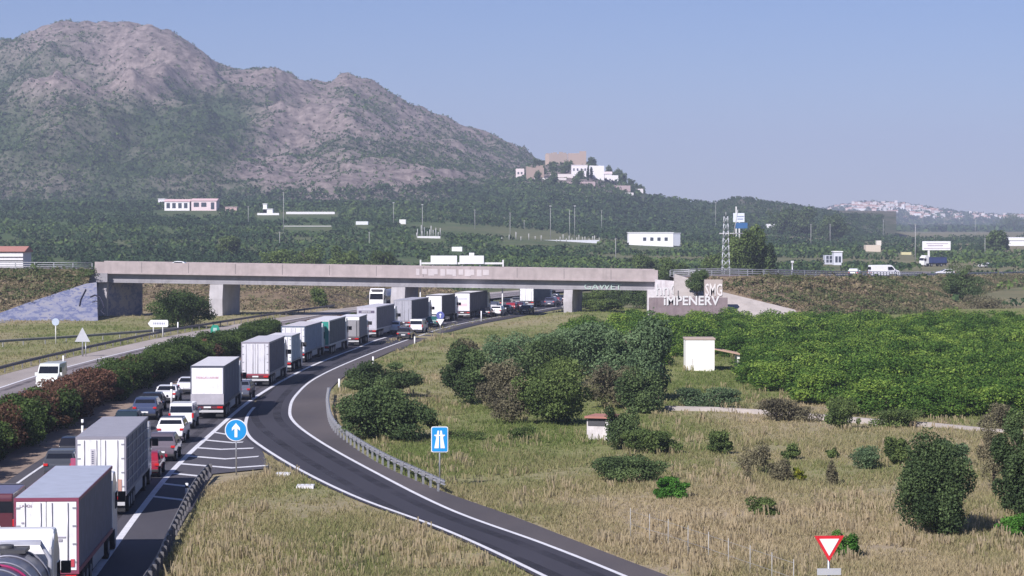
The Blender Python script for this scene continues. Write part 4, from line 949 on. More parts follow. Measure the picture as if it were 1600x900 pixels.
p, h = path_at(OVR, 452); car('hatch', (p[0] - 1.5, p[1] + 2, p[2] + .04), h + R(6), (.7, .72, .7), 'small pale car beyond the railing right of the bridge')

# ------------------------------------------------------------------ road signs
def disc_mesh(name, r, mat, th=0.03, n=32): return MB().tube([(0, 0, 0), (0, th, 0)], r, n, sm=False).mesh(name, mat)
BLUE = P((.015, .27, .62), .4); RED = P((.6, .02, .03), .4); WS = P((.82, .82, .84), .4); BACK = P((.55, .56, .58), .45, .3)
def post(root, h, r=0.045, x=0, mat=None): MB().tube([(x, .06, -.2), (x, .06, h)], r, 8).build('post', mat or M['steel'], root)
# obligatory straight ahead
x, y = G(369, 741); zc = at(369, 672, y).z; s = empty('road_sign', (x, y, 0), 0, 'round blue sign with white upward arrow at the tip of the gore', 'road sign')
post(s, zc + .5); link('sign_plate', disc_mesh('sign_plate', .66, WS), s, (0, -.03, zc)); link('blue_disc', disc_mesh('blue_disc', .61, BLUE), s, (0, -.045, zc))
MB().prism([(-.085, -.42), (.085, -.42), (.085, .1), (.24, -.04), (.24, .14), (0, .42), (-.24, .14), (-.24, -.04), (-.085, .1)], -.055, -.046, 1).build('arrow', WS, s, loc=(0, 0, zc))
# motorway sign
x, y = G(687, 757); zc = at(687, 686.5, y).z; s = empty('road_sign', (x, y, 0), 0, 'tall blue rectangular motorway sign on a post beside the slip road', 'road sign')
post(s, zc + .5, .05)
def rrect(w, h, r, n=5):
    out = []
    for cx, cz, a0 in ((w / 2 - r, h / 2 - r, 0), (-w / 2 + r, h / 2 - r, 90), (-w / 2 + r, -h / 2 + r, 180), (w / 2 - r, -h / 2 + r, 270)):
        out += [(cx + r * math.cos(R(a0 + 90 * k / n)), cz + r * math.sin(R(a0 + 90 * k / n))) for k in range(n + 1)]
    return out
MB().prism(rrect(.96, 1.46, .1), -.03, 0.0, 1).build('sign_plate', WS, s, loc=(0, 0, zc)); MB().prism(rrect(.88, 1.38, .08), -.045, -.031, 1).build('blue_panel', BLUE, s, loc=(0, 0, zc))
mb = MB()
for sg_ in (-1, 1): mb.prism([(sg_ * .3, -.5), (sg_ * .05, -.5), (sg_ * .03, .5), (sg_ * .12, .5)] if sg_ > 0 else [(-.12, .5), (-.03, .5), (-.05, -.5), (-.3, -.5)], -.055, -.046, 1)
mb.bb((-.3, -.06, .2), (.3, -.0555, .27)); mb.bb((-.22, -.06, .12), (-.16, -.0555, .2)); mb.bb((.16, -.06, .12), (.22, -.0555, .2)); mb.build('motorway_symbol', WS, s, loc=(0, 0, zc))
def yield_sign(root, zc, a, x=0):
    hgt = a * .866; tri = lambda k: [(-a / 2 * k, hgt * .34 * k), (0, -hgt * .66 * k), (a / 2 * k, hgt * .34 * k)]
    MB().prism(tri(1), -.03, 0, 1).build('sign_plate', RED, root, loc=(x, 0, zc)); MB().prism(tri(.66), -.045, -.031, 1).build('white_field', WS, root, loc=(x, 0, zc))
s = empty('road_sign', (11.8, 95, 0), R(4), 'red and white yield sign cut off by the bottom edge of the picture', 'road sign')
post(s, 3.0, .05); yield_sign(s, at(1297, 850, 95).z - .02, 1.12)
MB().bb((-.45, -.03, -.25), (.45, 0, .0)).build('name_board', BACK, s, loc=(0, 0, at(1297, 888, 95).z))
x, y = G(688, 526); z1 = at(688, 494.5, y).z; z2 = at(688, 504, y).z; s = empty('road_sign', (x, y, near_z(x, y)[0]), 0, 'small round blue sign above a white yield triangle at the end of the slip road', 'road sign')
post(s, z1); link('sign_plate', disc_mesh('sign_plate', .52, P((.1, .12, .35), .5)), s, (0, -.05, z1)); MB().prism([(-.05, -.28), (.05, -.28), (.05, .05), (.18, .05), (0, .3), (-.18, .05), (-.05, .05)], -.075, -.055, 1).build('arrow', WS, s, loc=(0, 0, z1))
MB().prism([(-.52, .32), (0, -.55), (.52, .32)], -.06, -.03, 1).build('yield_plate', WS, s, loc=(0, 0, z2))
# signs on the left verge, some seen from behind
x, y = G(129, 557); zt = at(129, 512, y).z; zb = at(129, 534, y).z; s = empty('road_sign', (x, y, 0), 0, 'grey back of a triangular warning sign in the grass', 'road sign'); post(s, zt - .2, .09)
post(s, zb, .06, .35); MB().prism([(-.85, 0), (.85, 0), (0, 1.6)], -.03, 0, 1).build('sign_plate', BACK, s, loc=(0, 0, zb))
x, y = G(87, 536); zc = at(87, 503, y).z; s = empty('road_sign', (x, y, 0), 0, 'pale round sign on a post in front of the blue graffiti wall', 'road sign'); post(s, zc, .06, 0, M['offwhite']); link('sign_plate', disc_mesh('sign_plate', .45, P((.45, .52, .62), .5)), s, (0, -.03, zc))
x, y = G(247, 527); z0, z1 = at(247, 511, y).z, at(247, 500, y).z; s = empty('direction_sign', (x, y, 0), 0, 'white arrow shaped direction sign on two posts pointing left', 'road sign')
post(s, z1 - .1, .07, -.6, M['offwhite']); post(s, z1 - .1, .07, .6, M['offwhite']); zm = (z0 + z1) / 2; hh = (z1 - z0) / 2
MB().prism([(-1.3, 0), (-.95, hh), (1.2, hh), (1.3, hh - .15), (1.3, -hh + .15), (1.2, -hh), (-.95, -hh)], -.03, .02, 1).build('sign_plate', WS, s, loc=(0, 0, zm))
mb = MB()
for k in range(7): mb.bb((-.6 + k * .22, -.04, -.13), (-.46 + k * .22, -.031, .14))
mb.build('lettering', P((.25, .27, .35), .6), s, loc=(0, 0, zm))
x, y = G(336, 521); zc = at(336, 515, y).z; s = empty('kilometre_marker', (x, y, 0), 0, 'small green rounded marker board at the kerb of the opposite carriageway', 'marker board')
MB().prism([(-.6, 0), (.6, 0), (.65, .5), (.4, 1.1), (-.3, 1.15), (-.62, .6)], -.04, .04, 1).build('board', P((.01, .26, .17), .5), s); MB().bb((-.25, -.05, .3), (.25, -.041, .75)).build('white_mark', P((.35, .5, .45), .6), s); post(s, .6)
# delineators and marker posts
def marker(x, y, h, label, Y=None, stripes=True):
    a = G(x, y); s = empty('marker_post', (a[0], a[1], float(near_z(*a)[0])), 0, label, 'marker post', 'white delineator posts along the roads')
    MB().tube([(0, 0, -.2), (0, 0, h)], .09, 8).build('post', M['white'], s, .0)
    if stripes: MB().tube([(0, 0, h * .72), (0, 0, h * .86)], .095, 8).build('reflector', M['black'], s)
marker(129, 688, 1.5, 'black and white marker post at the edge of the hedge beside the second trailer'); marker(268, 633, 1.9, 'white marker post rising in front of the white saloon')
marker(292, 779, .9, 'short white post standing against the guardrail of the hard shoulder')
for x, y, h, lb in ((530, 606, .9, 'white delineator beside the bushes on the slip road bend'), (583, 570, .9, 'white delineator on the slip road between the bushes and the black car'), (648, 537, .9, 'white delineator at the grass edge near the yield sign'), (99, 568, .9, 'white delineator behind the roof of the oncoming van'), (278, 520, 1.5, 'white post right of the direction sign'), (752, 502, 1.6, 'thin white post at the roadside right of the last lorry')):
    marker(x, y, h, lb, stripes=False)
# wire fence along the right bottom
fp = [(985, 838), (1015, 848), (1044, 857), (1075, 868), (1107, 879), (1138, 890), (1172, 902), (1206, 914), (1240, 926)]
fx = [G(*p) for p in fp]; s = empty('wire_fence', (*fx[0], 0), 0, 'thin wire fence with slender pale posts along the foot of the dry slope', 'fence')
o = fx[0]
for p in fx: MB().tube([(p[0] - o[0], p[1] - o[1], -.3), (p[0] - o[0], p[1] - o[1], 1.35)], .017, 6).build('post', P((.38, .38, .36), .6), s)
for zz in (.6, 1.2): MB().tube([(p[0] - o[0], p[1] - o[1], zz) for p in fx], .008, 4).build('wire', P((.3, .3, .3), .5), s)

# low concrete irrigation channel across the field
mb = MB(); cp = [G(*p) for p in ((1040, 641), (1120, 643), (1190, 647), (1290, 655), (1370, 662), (1460, 668), (1540, 676), (1620, 684))]
for a, b in zip(cp[:-1], cp[1:]):
    for dy in (0, .9):
        mb.add([(a[0], a[1] + dy, -.4), (b[0], b[1] + dy, -.4), (b[0], b[1] + dy, .28), (a[0], a[1] + dy, .28), (a[0], a[1] + dy + .2, -.4), (b[0], b[1] + dy + .2, -.4), (b[0], b[1] + dy + .2, .28), (a[0], a[1] + dy + .2, .28)], [(0, 1, 2, 3), (7, 6, 5, 4), (3, 2, 6, 7), (0, 3, 7, 4), (1, 5, 6, 2)])
tag(mb.build('irrigation_channel', M['slope']), 'long low concrete irrigation channel crossing the dry field', 'channel')

# ------------------------------------------------------------------ mountain and castle hill
M['mountain'] = ground_mat('mountain_rock_and_scrub', (0.10, 0.082, 0.078), (0.42, 0.345, 0.32), (0.045, 0.075, 0.034), (0.085, 0.12, 0.05), 0.42, 5.0)
X, Y, F = polar_grid(np.r_[np.linspace(1520, 2230, 190), np.linspace(2236, 2640, 90), np.linspace(2660, 3550, 20)], np.r_[np.linspace(-900, -120, 40), np.linspace(-110, 1400, 520)])
Z = mount_h(X, Y); U = uof(X, Y); YP = 345 - (Z - HC) * FPX / Y
def scrubness(U, Y, YP):
    left = sst(110, 200, YP) * (1 - sst(300, 430, U)) * 0.95
    gully = np.exp(-(((U - 330) / 120) ** 2 + ((YP - 210) / 55) ** 2)) * 0.5
    foot = sst(268, 300, YP) * 0.9 * (1 - 0.5 * np.exp(-((U - 430) / 80) ** 2)); back = np.where((Y > 2230) & (U > 340) & (U < 620), 0.32, 0.0)
    castle = sst(780, 840, U) * (-.1 + .5 * sst(298, 312, YP))
    return np.clip(left + gully + foot + back + castle + 0.12 * sst(250, 100, U), 0, 1)
g_ = scrubness(U, Y, YP) + 0.9 * (fbm(X / 45, Y / 60, 5, 77) - 0.5) + 0.14 + 1.9 * (0.60 - ridged(X / 260, Y / 340, 5, 3)) - .22 * sst(330, 420, U)
tag(link('mountain', npmesh('mountain', np.stack([X, Y, Z], 1), F, M['mountain'], g_, True)), kind='structure')

LEAF['far'] = foliage('distant_tree_leaves', (0.018, 0.038, 0.018), (0.043, 0.080, 0.030), (0.13, 0.19, 0.045), trans=0.15)
LEAF['grass'] = foliage('wild_grass', (0.52, 0.43, 0.27), (0.38, 0.345, 0.17), (0.19, 0.245, 0.07), trans=0.5)
def clumps(pts, w, h, k, size, seed, tint0=None, tri=True):
    """many small distant plants as one mesh: k leafy faces around each point"""
    r = np.random.default_rng(seed); n = len(pts); w = np.broadcast_to(w, n); h = np.broadcast_to(h, n); size = np.broadcast_to(size, n)
    P0 = np.repeat(pts, k, 0); W = np.repeat(w, k); Hh = np.repeat(h, k); S = np.repeat(size, k)
    d = r.normal(size=(n * k, 3)); d /= np.linalg.norm(d, axis=1)[:, None]; d[:, 2] = np.abs(d[:, 2])
    c = P0 + np.stack([d[:, 0] * W * .5, d[:, 1] * W * .5, d[:, 2] * Hh * .8 + Hh * .12], 1)
    nr = d + r.normal(size=d.shape) * .6; nr /= np.linalg.norm(nr, axis=1)[:, None]
    a = np.cross(nr, r.normal(size=d.shape)); a /= np.linalg.norm(a, axis=1)[:, None]; b = np.cross(nr, a)
    a = a * (S * (.6 + .8 * r.random(n * k)) * .5)[:, None]; b = b * (S * (.4 + .5 * r.random(n * k)) * .5)[:, None]
    V = np.stack([c - a, c - b, c + a, c + b], 1)
    t = (np.zeros(n) if tint0 is None else tint0); t = np.clip(np.repeat(.5 + t + r.normal(size=n) * .13, k) + (r.random(n * k) - .5) * .4, 0, 1)
    return V.reshape(-1, 3), np.arange(n * k * 4).reshape(-1, 4), t
r = np.random.default_rng(3)
# scrub on the mountain
n = 150000; u = r.uniform(-80, 1000, n); yy = r.uniform(1560, 2650, n); xx = (u - 800) / FPX * yy; zz = mount_h(xx, yy); bh = base_h(xx, yy)
yp = 345 - (zz - HC) * FPX / yy; sc = scrubness(u, yy, yp) * 0.8 + 0.6 * (fbm(xx / 45, yy / 60, 4, 77) - 0.5) + 0.24 + 1.8 * (0.60 - ridged(xx / 260, yy / 340, 5, 3)) - .15 * sst(330, 420, u)
k = (zz > bh - 1) & (r.random(n) < np.clip(sc, 0.05, 1)); p = np.stack([xx, yy, zz - 0.3], 1)[k]
s_ = r.uniform(1.0, 3.0, len(p)); V, F, t = clumps(p, s_, s_ * .8, 5, s_ * .75, 5, 0.2 * (fbm(p[:, 0] / 60, p[:, 1] / 60, 2, 8) - .5))
tag(link('mountain_scrub', npmesh('mountain_scrub', V, F, LEAF['far'], t)), 'dark green scrub and small pines dotted over the rocky mountain', 'scrub', kind='stuff')
# pinewood at the foot and over the low ridge to the right
n = 26000; u = r.uniform(-80, 1380, n); yy = r.uniform(1480, 2080, n); xx = (u - 800) / FPX * yy; zz = terr(xx, yy); yp = 345 - (zz - HC) * FPX / yy
lim = np.interp(u, [-80, 500, 600, 700, 790, 1010, 1060], [300, 300, 294, 288, 312, 312, 303])
k = (yp > lim) & (fbm(xx / 50, yy / 40, 3, 41) + 0.5 * (r.random(n) - .5) > 0.40) & (zz > base_h(xx, yy) - .5); p = np.stack([xx, yy, zz], 1)[k]
s_ = r.uniform(2.6, 5.6, len(p)) * (1 - .3 * sst(1000, 1100, uof(p[:, 0], p[:, 1]))); V, F, t = clumps(p, s_, s_ * .85, 14, s_ * .42, 6, 0.25 * (fbm(p[:, 0] / 80, p[:, 1] / 60, 2, 18) - .5) - .08)
tag(link('pinewood', npmesh('pinewood', V, F, LEAF['far'], t)), 'dark pinewood covering the foot of the mountain and the low ridge', 'woodland', kind='stuff')
# orchards of the plain
rows = []
for Yr in np.concatenate([np.arange(452, 900, 5.6), np.arange(900, 1760, 8.0)]):
    xa, xb = (-900) / FPX * Yr, 860 / FPX * Yr; xx = np.arange(xa, xb, 3.7 if Yr < 900 else 5.2); xx = xx + r.normal(size=len(xx)) * .5; rows.append(np.stack([xx, np.full(len(xx), Yr) + 0.03 * xx + r.normal(size=len(xx)) * .4], 1))
p = np.concatenate(rows); X_, Y_ = p[:, 0], p[:, 1]; U_ = uof(X_, Y_)
CI = np.floor((X_ + .25 * Y_) / 118 + 3 + .35 * np.floor(Y_ / 78)); CJ = np.floor(Y_ / 78); cx_ = ((X_ + .25 * Y_) / 118 + 3 + .35 * CJ) % 1; cy_ = (Y_ / 78) % 1
fld = np.where((cy_ < .10) | (cx_ < .05), 0.0, _h(CI, CJ, 77)); fht = _h(CI + 9, CJ, 78)
dl = X_ - np.interp(Y_, LEFT[:, 1], LEFT[:, 0]); dm = X_ - np.interp(Y_, MAIN[:, 1], MAIN[:, 0]); orx = np.interp(Y_, OVR[:, 1], OVR[:, 0])
k = ((fld > 0.20) | ((U_ < 620) & (fld > 0.001))) & ~((dl > -14) & (dm < 16) & (Y_ < 800)) & ~((Y_ < 700) & (abs(X_ - orx) < 13 + 0 * Y_) & (U_ > 1000)) & ~((U_ < 640) & (Y_ < 560) & (dl > -40)) & (r.random(len(X_)) > 0.1 + 0.35 * sst(1250, 1450, U_))
k &= ~((X_ > BX1) & (Y_ < 455) & (X_ < 62))
YG_ = 345 + FPX * (HC - terr(X_, Y_)) / Y_
for (xa, xb, yb) in ((980, 1064, 384), (255, 340, 329), (245, 260, 326), (402, 436, 336), (447, 523, 334), (1199, 1219, 356), (1353, 1378, 393), (1288, 1317, 414), (1558, 1612, 385), (1440, 1490, 414), (1460, 1520, 416), (650, 690, 371), (785, 936, 377), (704, 724, 392), (554, 576, 351), (1405, 1426, 398), (1180, 1300, 359), (440, 520, 354)):
    k &= ~((U_ > xa - 5) & (U_ < xb + 5) & (YG_ > yb - 2) & (YG_ < yb + 11))
p = p[k]; z = terr(p[:, 0], p[:, 1]); fh = fht[k]
s_ = r.uniform(2.9, 3.9, len(p)) * (1 + .3 * (p[:, 1] > 900)); V, F, t = clumps(np.column_stack([p, z - .2]), s_, s_ * (.42 + .25 * fh), 17, s_ * .33, 9, .35 * (fld[k] - .6) + .5 * sst(.5, .8, fht[k]) * sst(450, 560, uof(p[:, 0], p[:, 1])) * sst(1300, 800, p[:, 1]))
tag(link('distant_orchards', npmesh('distant_orchards', V, F, LEAF['far'], t)), 'rows of dark green orchard trees across the plain behind the bridge', 'orchard', kind='stuff')

# dry bank seen under the bridge
xs = np.arange(-110, 0, 2.0); ys = np.arange(424, 540, 3.0); X, Y = np.meshgrid(xs, ys); sh = X.shape; X = X.ravel(); Y = Y.ravel(); idx = np.arange(X.size).reshape(sh)
F = np.stack([idx[:-1, :-1], idx[:-1, 1:], idx[1:, 1:], idx[1:, :-1]], -1).reshape(-1, 4)
d = np.interp(Y, LEFT[:, 1], LEFT[:, 0]) - X; Z = -0.6 + 3.6 * sst(4.5, 16, d) * sst(424, 440, Y) * (1 - .6 * sst(500, 540, Y)) + 0.7 * (fbm(X / 8, Y / 8, 4, 3) - .5)
tag(link('dry_bank', npmesh('dry_bank', np.stack([X, Y, Z], 1), F, M['bank'], 0.2 + .9 * (fbm(X / 6, Y / 6, 4, 9) - .5), True)), kind='structure')

# ------------------------------------------------------------------ buildings
def building(name, x0, x1, ytop, ybase, depth, wall, label, cat='building', roof=None, pitched=0.0, wins=(), door=None, pos=None, win_col=(.05, .06, .08), base_drop=1.0):
    b = hit((x0 + x1) / 2, ybase) if pos is None else pos; s = FPX / b.y
    w = (x1 - x0) / s; h = (ybase - ytop) / s; root = empty(name, (at(x0, ybase, b.y).x + w / 2, b.y, b.z), 0, label, cat)
    wm = P(wall, .8, 0, 0, .08); mb = MB(); mb.bb((-w / 2, 0, -base_drop), (w / 2, depth, h * (1 - pitched))); mb.build('wall', wm, root)
    if roof:
        rm2 = P(roof, .85)
        if pitched: MB().prism([(-.4, h * (1 - pitched)), (depth / 2, h), (depth + .4, h * (1 - pitched)), (depth + .2, h * (1 - pitched) - .15), (-.2, h * (1 - pitched) - .15)], -w / 2 - .4, w / 2 + .4, 0).build('roof', rm2, root)
        else: MB().bb((-w / 2 - .25, -.25, h), (w / 2 + .25, depth + .25, h + .3)).build('roof', rm2, root)
    for (a, c, ww, hh) in wins:   # fraction across, fraction up, width, height in metres
        X0 = -w / 2 + a * w; Z0 = h * c; f = MB().bb((X0 - ww / 2, -.06, Z0), (X0 + ww / 2, .05, Z0 + hh)).build('window', P(win_col, .3), root)
    return root
building('long_white_shed', 982, 1052, 364, 384, 12, (.82, .82, .82), 'long white flat roofed building with four small dark windows on the plain', roof=(.7, .7, .7), wins=[(.36, .38, 1.4, 1.5), (.52, .38, 1.4, 1.5), (.68, .38, 1.4, 1.5), (.84, .38, 1.4, 1.5)])
building('annex', 1053, 1063, 365, 384, 10, (.42, .45, .5), 'grey annex at the right end of the long white shed', roof=(.4, .42, .46))
building('villa', 257, 296, 311, 329, 14, (.82, .79, .80), 'white and pink villa with arched windows at the foot of the mountain, left part', roof=(.72, .50, .50), pitched=.22, wins=[(.15, .2, 2, 3), (.38, .2, 2, 3), (.62, .2, 2, 3), (.85, .2, 2, 3)], cat='house')
building('villa', 299, 338, 310, 329, 16, (.76, .62, .63), 'pink villa with terrace at the foot of the mountain, right part', roof=(.72, .5, .5), pitched=.2, wins=[(.2, .3, 3, 2.5), (.5, .3, 3, 2.5), (.85, .1, 2, 4)], cat='house')
building('garden_house', 247, 258, 311, 326, 8, (.78, .76, .78), 'small white outbuilding left of the pink villa', roof=(.8, .78, .8), wins=[(.5, .3, 1.6, 2)], cat='house')
building('garden_house', 352, 370, 324, 331, 8, (.5, .36, .34), 'low reddish house right of the pink villa', roof=(.65, .5, .48), cat='house')
building('chapel', 411, 426, 327, 335, 8, (.84, .84, .84), 'small white chapel building with a tower', roof=(.8, .8, .8), cat='chapel')
building('chapel_tower', 411, 417, 319, 335, 4, (.84, .84, .84), 'short white tower beside the small chapel', roof=(.8, .8, .8), cat='tower')
building('white_wall', 402, 436, 333, 336, 1, (.8, .8, .8), 'low white wall around the small chapel', cat='wall')
building('white_wall', 447, 523, 331, 334.5, 1.5, (.72, .72, .72), 'long low white wall right of the chapel', cat='wall')
building('greenhouse', 556, 575, 346, 351, 8, (.72, .74, .76), 'low white shed roof among the orchards, left one', cat='shed')
building('garden_house', 624, 634, 343, 350, 6, (.75, .75, .72), 'tiny white hut beside the poles', cat='hut')
building('garden_house', 1199, 1219, 350, 356, 10, (.82, .82, .82), 'white low house behind the pylon on the plain', cat='house', wins=[(.75, .1, 3, 2)])
building('white_canopy', 706, 722, 386, 392.5, 6, (.8, .82, .8), 'white shed above the sign panels, among green fields', cat='shed')
building('beige_ruin', 1353, 1376, 383, 393, 7, (.6, .52, .42), 'beige broken walled farm building', cat='ruin')
building('beige_tower', 1370, 1377, 376, 390, 4, (.72, .68, .6), 'pale little tower of the beige farm building', cat='tower')
building('stacked_tanks', 1289, 1302, 399, 413, 5, (.5, .52, .58), 'grey blue boxy plant building with white top, left half', cat='building', wins=[(.3, .2, .8, 1), (.7, .2, .8, 1), (.3, .6, .8, 1), (.7, .6, .8, 1)])
building('stacked_tanks', 1303, 1316, 394, 414, 5, (.62, .64, .7), 'grey blue boxy plant building with white top, right half', roof=(.8, .8, .8), wins=[(.3, .2, .8, 2), (.7, .2, .8, 2)])
building('barn', 1571, 1610, 371, 384, 14, (.8, .8, .8), 'white barn with rounded roof at the right edge', roof=(.82, .82, .82), pitched=.35, cat='barn')
building('barn', 1560, 1574, 376, 385, 10, (.76, .76, .74), 'lower white shed attached left of the rounded barn', roof=(.8, .8, .8), pitched=.3, cat='shed')
building('yellow_container', 1409, 1424, 394, 398, 3, (.6, .55, .3), 'long yellowish container on the plain', cat='container')
bp_ = at(18, 412, 520); bp_.z = at(18, 412, 520).z
rb = building('roadside_house', -40, 36, 385, 412, 9, (.75, .74, .74), 'white house with red brown roof at the left edge behind the road', roof=(.42, .2, .16), pitched=.3, pos=bp_, cat='house', base_drop=8)
for zz in (.5, 1.2): MB().bb((-6, -.05, zz), (5.0, -.01, zz + .22)).build('dark_band', M['dark'], rb)

# hut with pergola in the orchard
x, y = G(1094, 581); hp = empty('white_hut', (x, y, -.1), 0, 'small white cubic hut in the orchard with tiled lean-to roof on its right', 'hut')
w_ = 45 * y / FPX; hh = 52 * y / FPX
MB().bb((-w_ / 2, 0, -.3), (w_ / 2, 3.2, hh)).build('wall', paint('whitewashed_wall', (.80, .79, .74), .85, 0, .05, .7, dirt=(.72, .69, .62)), hp)
MB().bb((-w_ / 2 - .08, -.08, hh), (w_ / 2 + .08, 3.3, hh + .14)).build('roof', P((.45, .36, .3), .9), hp)
MB().bb((-w_ / 2 + .62, -.02, .1), (-w_ / 2 + .72, .0, 1.4)).build('drain_pipe', P((.6, .58, .54), .7), hp)
MB().add([(w_ / 2, -.3, hh - 1.0), (w_ / 2 + 2.5, -.3, hh - 1.5), (w_ / 2 + 2.5, 3, hh - 1.5), (w_ / 2, 3, hh - 1.0), (w_ / 2, -.3, hh - .88), (w_ / 2 + 2.5, -.3, hh - 1.38), (w_ / 2 + 2.5, 3, hh - 1.38), (w_ / 2, 3, hh - .88)], [(0, 1, 2, 3), (7, 6, 5, 4), (0, 4, 5, 1), (1, 5, 6, 2), (2, 6, 7, 3), (3, 7, 4, 0)]).build('lean_to_roof', P((.5, .33, .24), .9), hp)
for yy in (0, 2.8): MB().bb((w_ / 2 + 2.25, yy, -.3), (w_ / 2 + 2.5, yy + .25, hh - 1.5)).build('pillar', P((.78, .77, .72), .8), hp)
# overgrown little hut with a tiled roof
x, y = G(938, 687); hp = empty('ruined_hut', (x, y, -.1), R(-18), 'little ruined hut with red tiles swallowed by bushes', 'hut'); s_ = y / FPX
MB().bb((-22 * s_, 0, -.3), (16 * s_, 2.2, 34 * s_)).build('wall', paint('old_plaster', (.6, .56, .55), .9, 0, .25, 1.5, dirt=(.32, .27, .25)), hp)
MB().bb((-24 * s_, -.3, 36 * s_), (18 * s_, 2.4, 39 * s_)).build('roof', P((.38, .17, .13), .9), hp)
MB().bb((-20 * s_, -.05, 24 * s_), (8 * s_, .0, 34 * s_)).build('window', M['dark'], hp)  # dark panel that paints the shade on the hut's left part
MB().bb((10 * s_, -.12, -.3), (14 * s_, 0, 34 * s_)).build('corner_post', P((.72, .7, .7), .8), hp)  # pale strip that paints the sunlit right edge of the wall

# billboard, lattice mast with sign, truck with blue box
b = hit(1451, 414); s_ = b.y / FPX; r_ = empty('billboard', b, 0, 'white roadside billboard on one thick leg at the right', 'billboard')
MB().bb((-10 * s_, -.3, 23 * s_), (34 * s_, .3, 37 * s_)).build('panel', M['white'], r_, .05); MB().bb((-1.6 * s_, -.2, -.5), (1.6 * s_, .2, 23 * s_)).build('leg', M['offwhite'], r_)
mb = MB(); mb.bb((-4 * s_, -.36, 33 * s_), (30 * s_, -.31, 34 * s_)); mb.bb((-2 * s_, -.36, 29.5 * s_), (22 * s_, -.31, 31 * s_)); mb.bb((-8 * s_, -.36, 25.6 * s_), (33 * s_, -.31, 26.6 * s_)); mb.build('lettering', P((.45, .38, .45), .7), r_)
b = hit(1134, 418, 440); b = at(1134, 420, 470); b.z = 0; s_ = b.y / FPX; r_ = empty('lattice_pylon', b, 0, 'tall steel lattice power pylon with two legs right of the bridge', 'pylon')
hT = at(1134, 338, b.y).z
mb = MB()
w0, w1 = .9, .35
for k in range(12):
    za, zb = hT * k / 12, hT * (k + 1) / 12; wa, wb = w0 + (w1 - w0) * k / 12, w0 + (w1 - w0) * (k + 1) / 12
    for sx, sy in ((-1, -1), (1, -1), (1, 1), (-1, 1)): mb.tube([(sx * wa, sy * wa, za), (sx * wb, sy * wb, zb)], .055, 4)
    mb.tube([(-wa, -wa, za), (wb, -wb, zb)], .035, 4); mb.tube([(wa, -wa, za), (-wb, -wb, zb)], .035, 4); mb.tube([(-wa, wa, za), (wb, wb, zb)], .035, 4); mb.tube([(-wa, -wa, za), (-wb, wb, zb)], .035, 4); mb.tube([(wa, -wa, za), (wb, wb, zb)], .035, 4)
mb.build('lattice', P((.55, .57, .6), .5, .3), r_)
mb = MB(); zc = hT * .8; mb.tube([(-1.2, 0, zc), (3.2, 0, zc)], .12, 5); mb.tube([(1.4, 0, zc - .4), (2.2, 0, hT + 1.2)], .09, 4); mb.tube([(0, 0, hT), (0, 0, hT + .8)], .06, 4); mb.build('cross_arm', P((.5, .5, .5), .5, .3), r_)
b = hit(1154, 400, 700); s_ = b.y / FPX; zt = lambda y: at(1154, y, b.y).z - b.z; r_ = empty('tall_sign', b, 0, 'tall roadside sign with a white panel above a blue panel behind the pylon', 'sign')
MB().bb((-8.5 * s_, -.3, zt(347)), (9 * s_, .3, zt(333))).build('white_panel', P((.72, .76, .82), .5), r_, .05); MB().bb((-6 * s_, -.25, zt(357)), (14 * s_, .25, zt(348))).build('blue_panel', P((.03, .12, .3), .5), r_, .05)
for x0 in (-4, 1): MB().bb(((x0 - 1) * s_, -.2, -1), ((x0 + 1) * s_, .2, zt(333) + (2.5 if x0 < 0 else 0))).build('leg', M['offwhite'], r_)
mb = MB(); mb.bb((-2 * s_, -.35, zt(339)), (8 * s_, -.31, zt(337.5))); mb.bb((-2 * s_, -.35, zt(343)), (7 * s_, -.31, zt(341.5))); mb.build('lettering', P((.25, .3, .45), .6), r_)
b = hit(1476, 416, 440); truck((b.x, b.y, b.z), math.radians(118), 'distant lorry with white cab and dark blue box near the billboard', L=7, H=3.0, rear=(.03, .045, .14), side=(.03, .045, .13), roofc=(.08, .1, .2), rigid=True, name='box_lorry', doors='panel')
b = hit(1548, 418, 440); car('hatch', b, R(60), (.7, .7, .7), 'small parked car near the right edge, in front of the barn')
# moped rider on the road right of the bridge: a pale post with lamp heads beside it
b = at(1238, 434, 433)
r_ = empty('lamp_post', (b.x, b.y, path_at(OVR, 433)[0][2] - .5), 0, 'short grey lamp post beside the railing right of the bridge', 'lamp post'); MB().tube([(0, 0, -.5), (0, 0, 3.0)], .12, 8).build('post', M['steel'], r_); MB().box((0, 0, 3.1), (.5, .3, .35)).build('lamp_head', P((.6, .6, .6), .5), r_, .04)
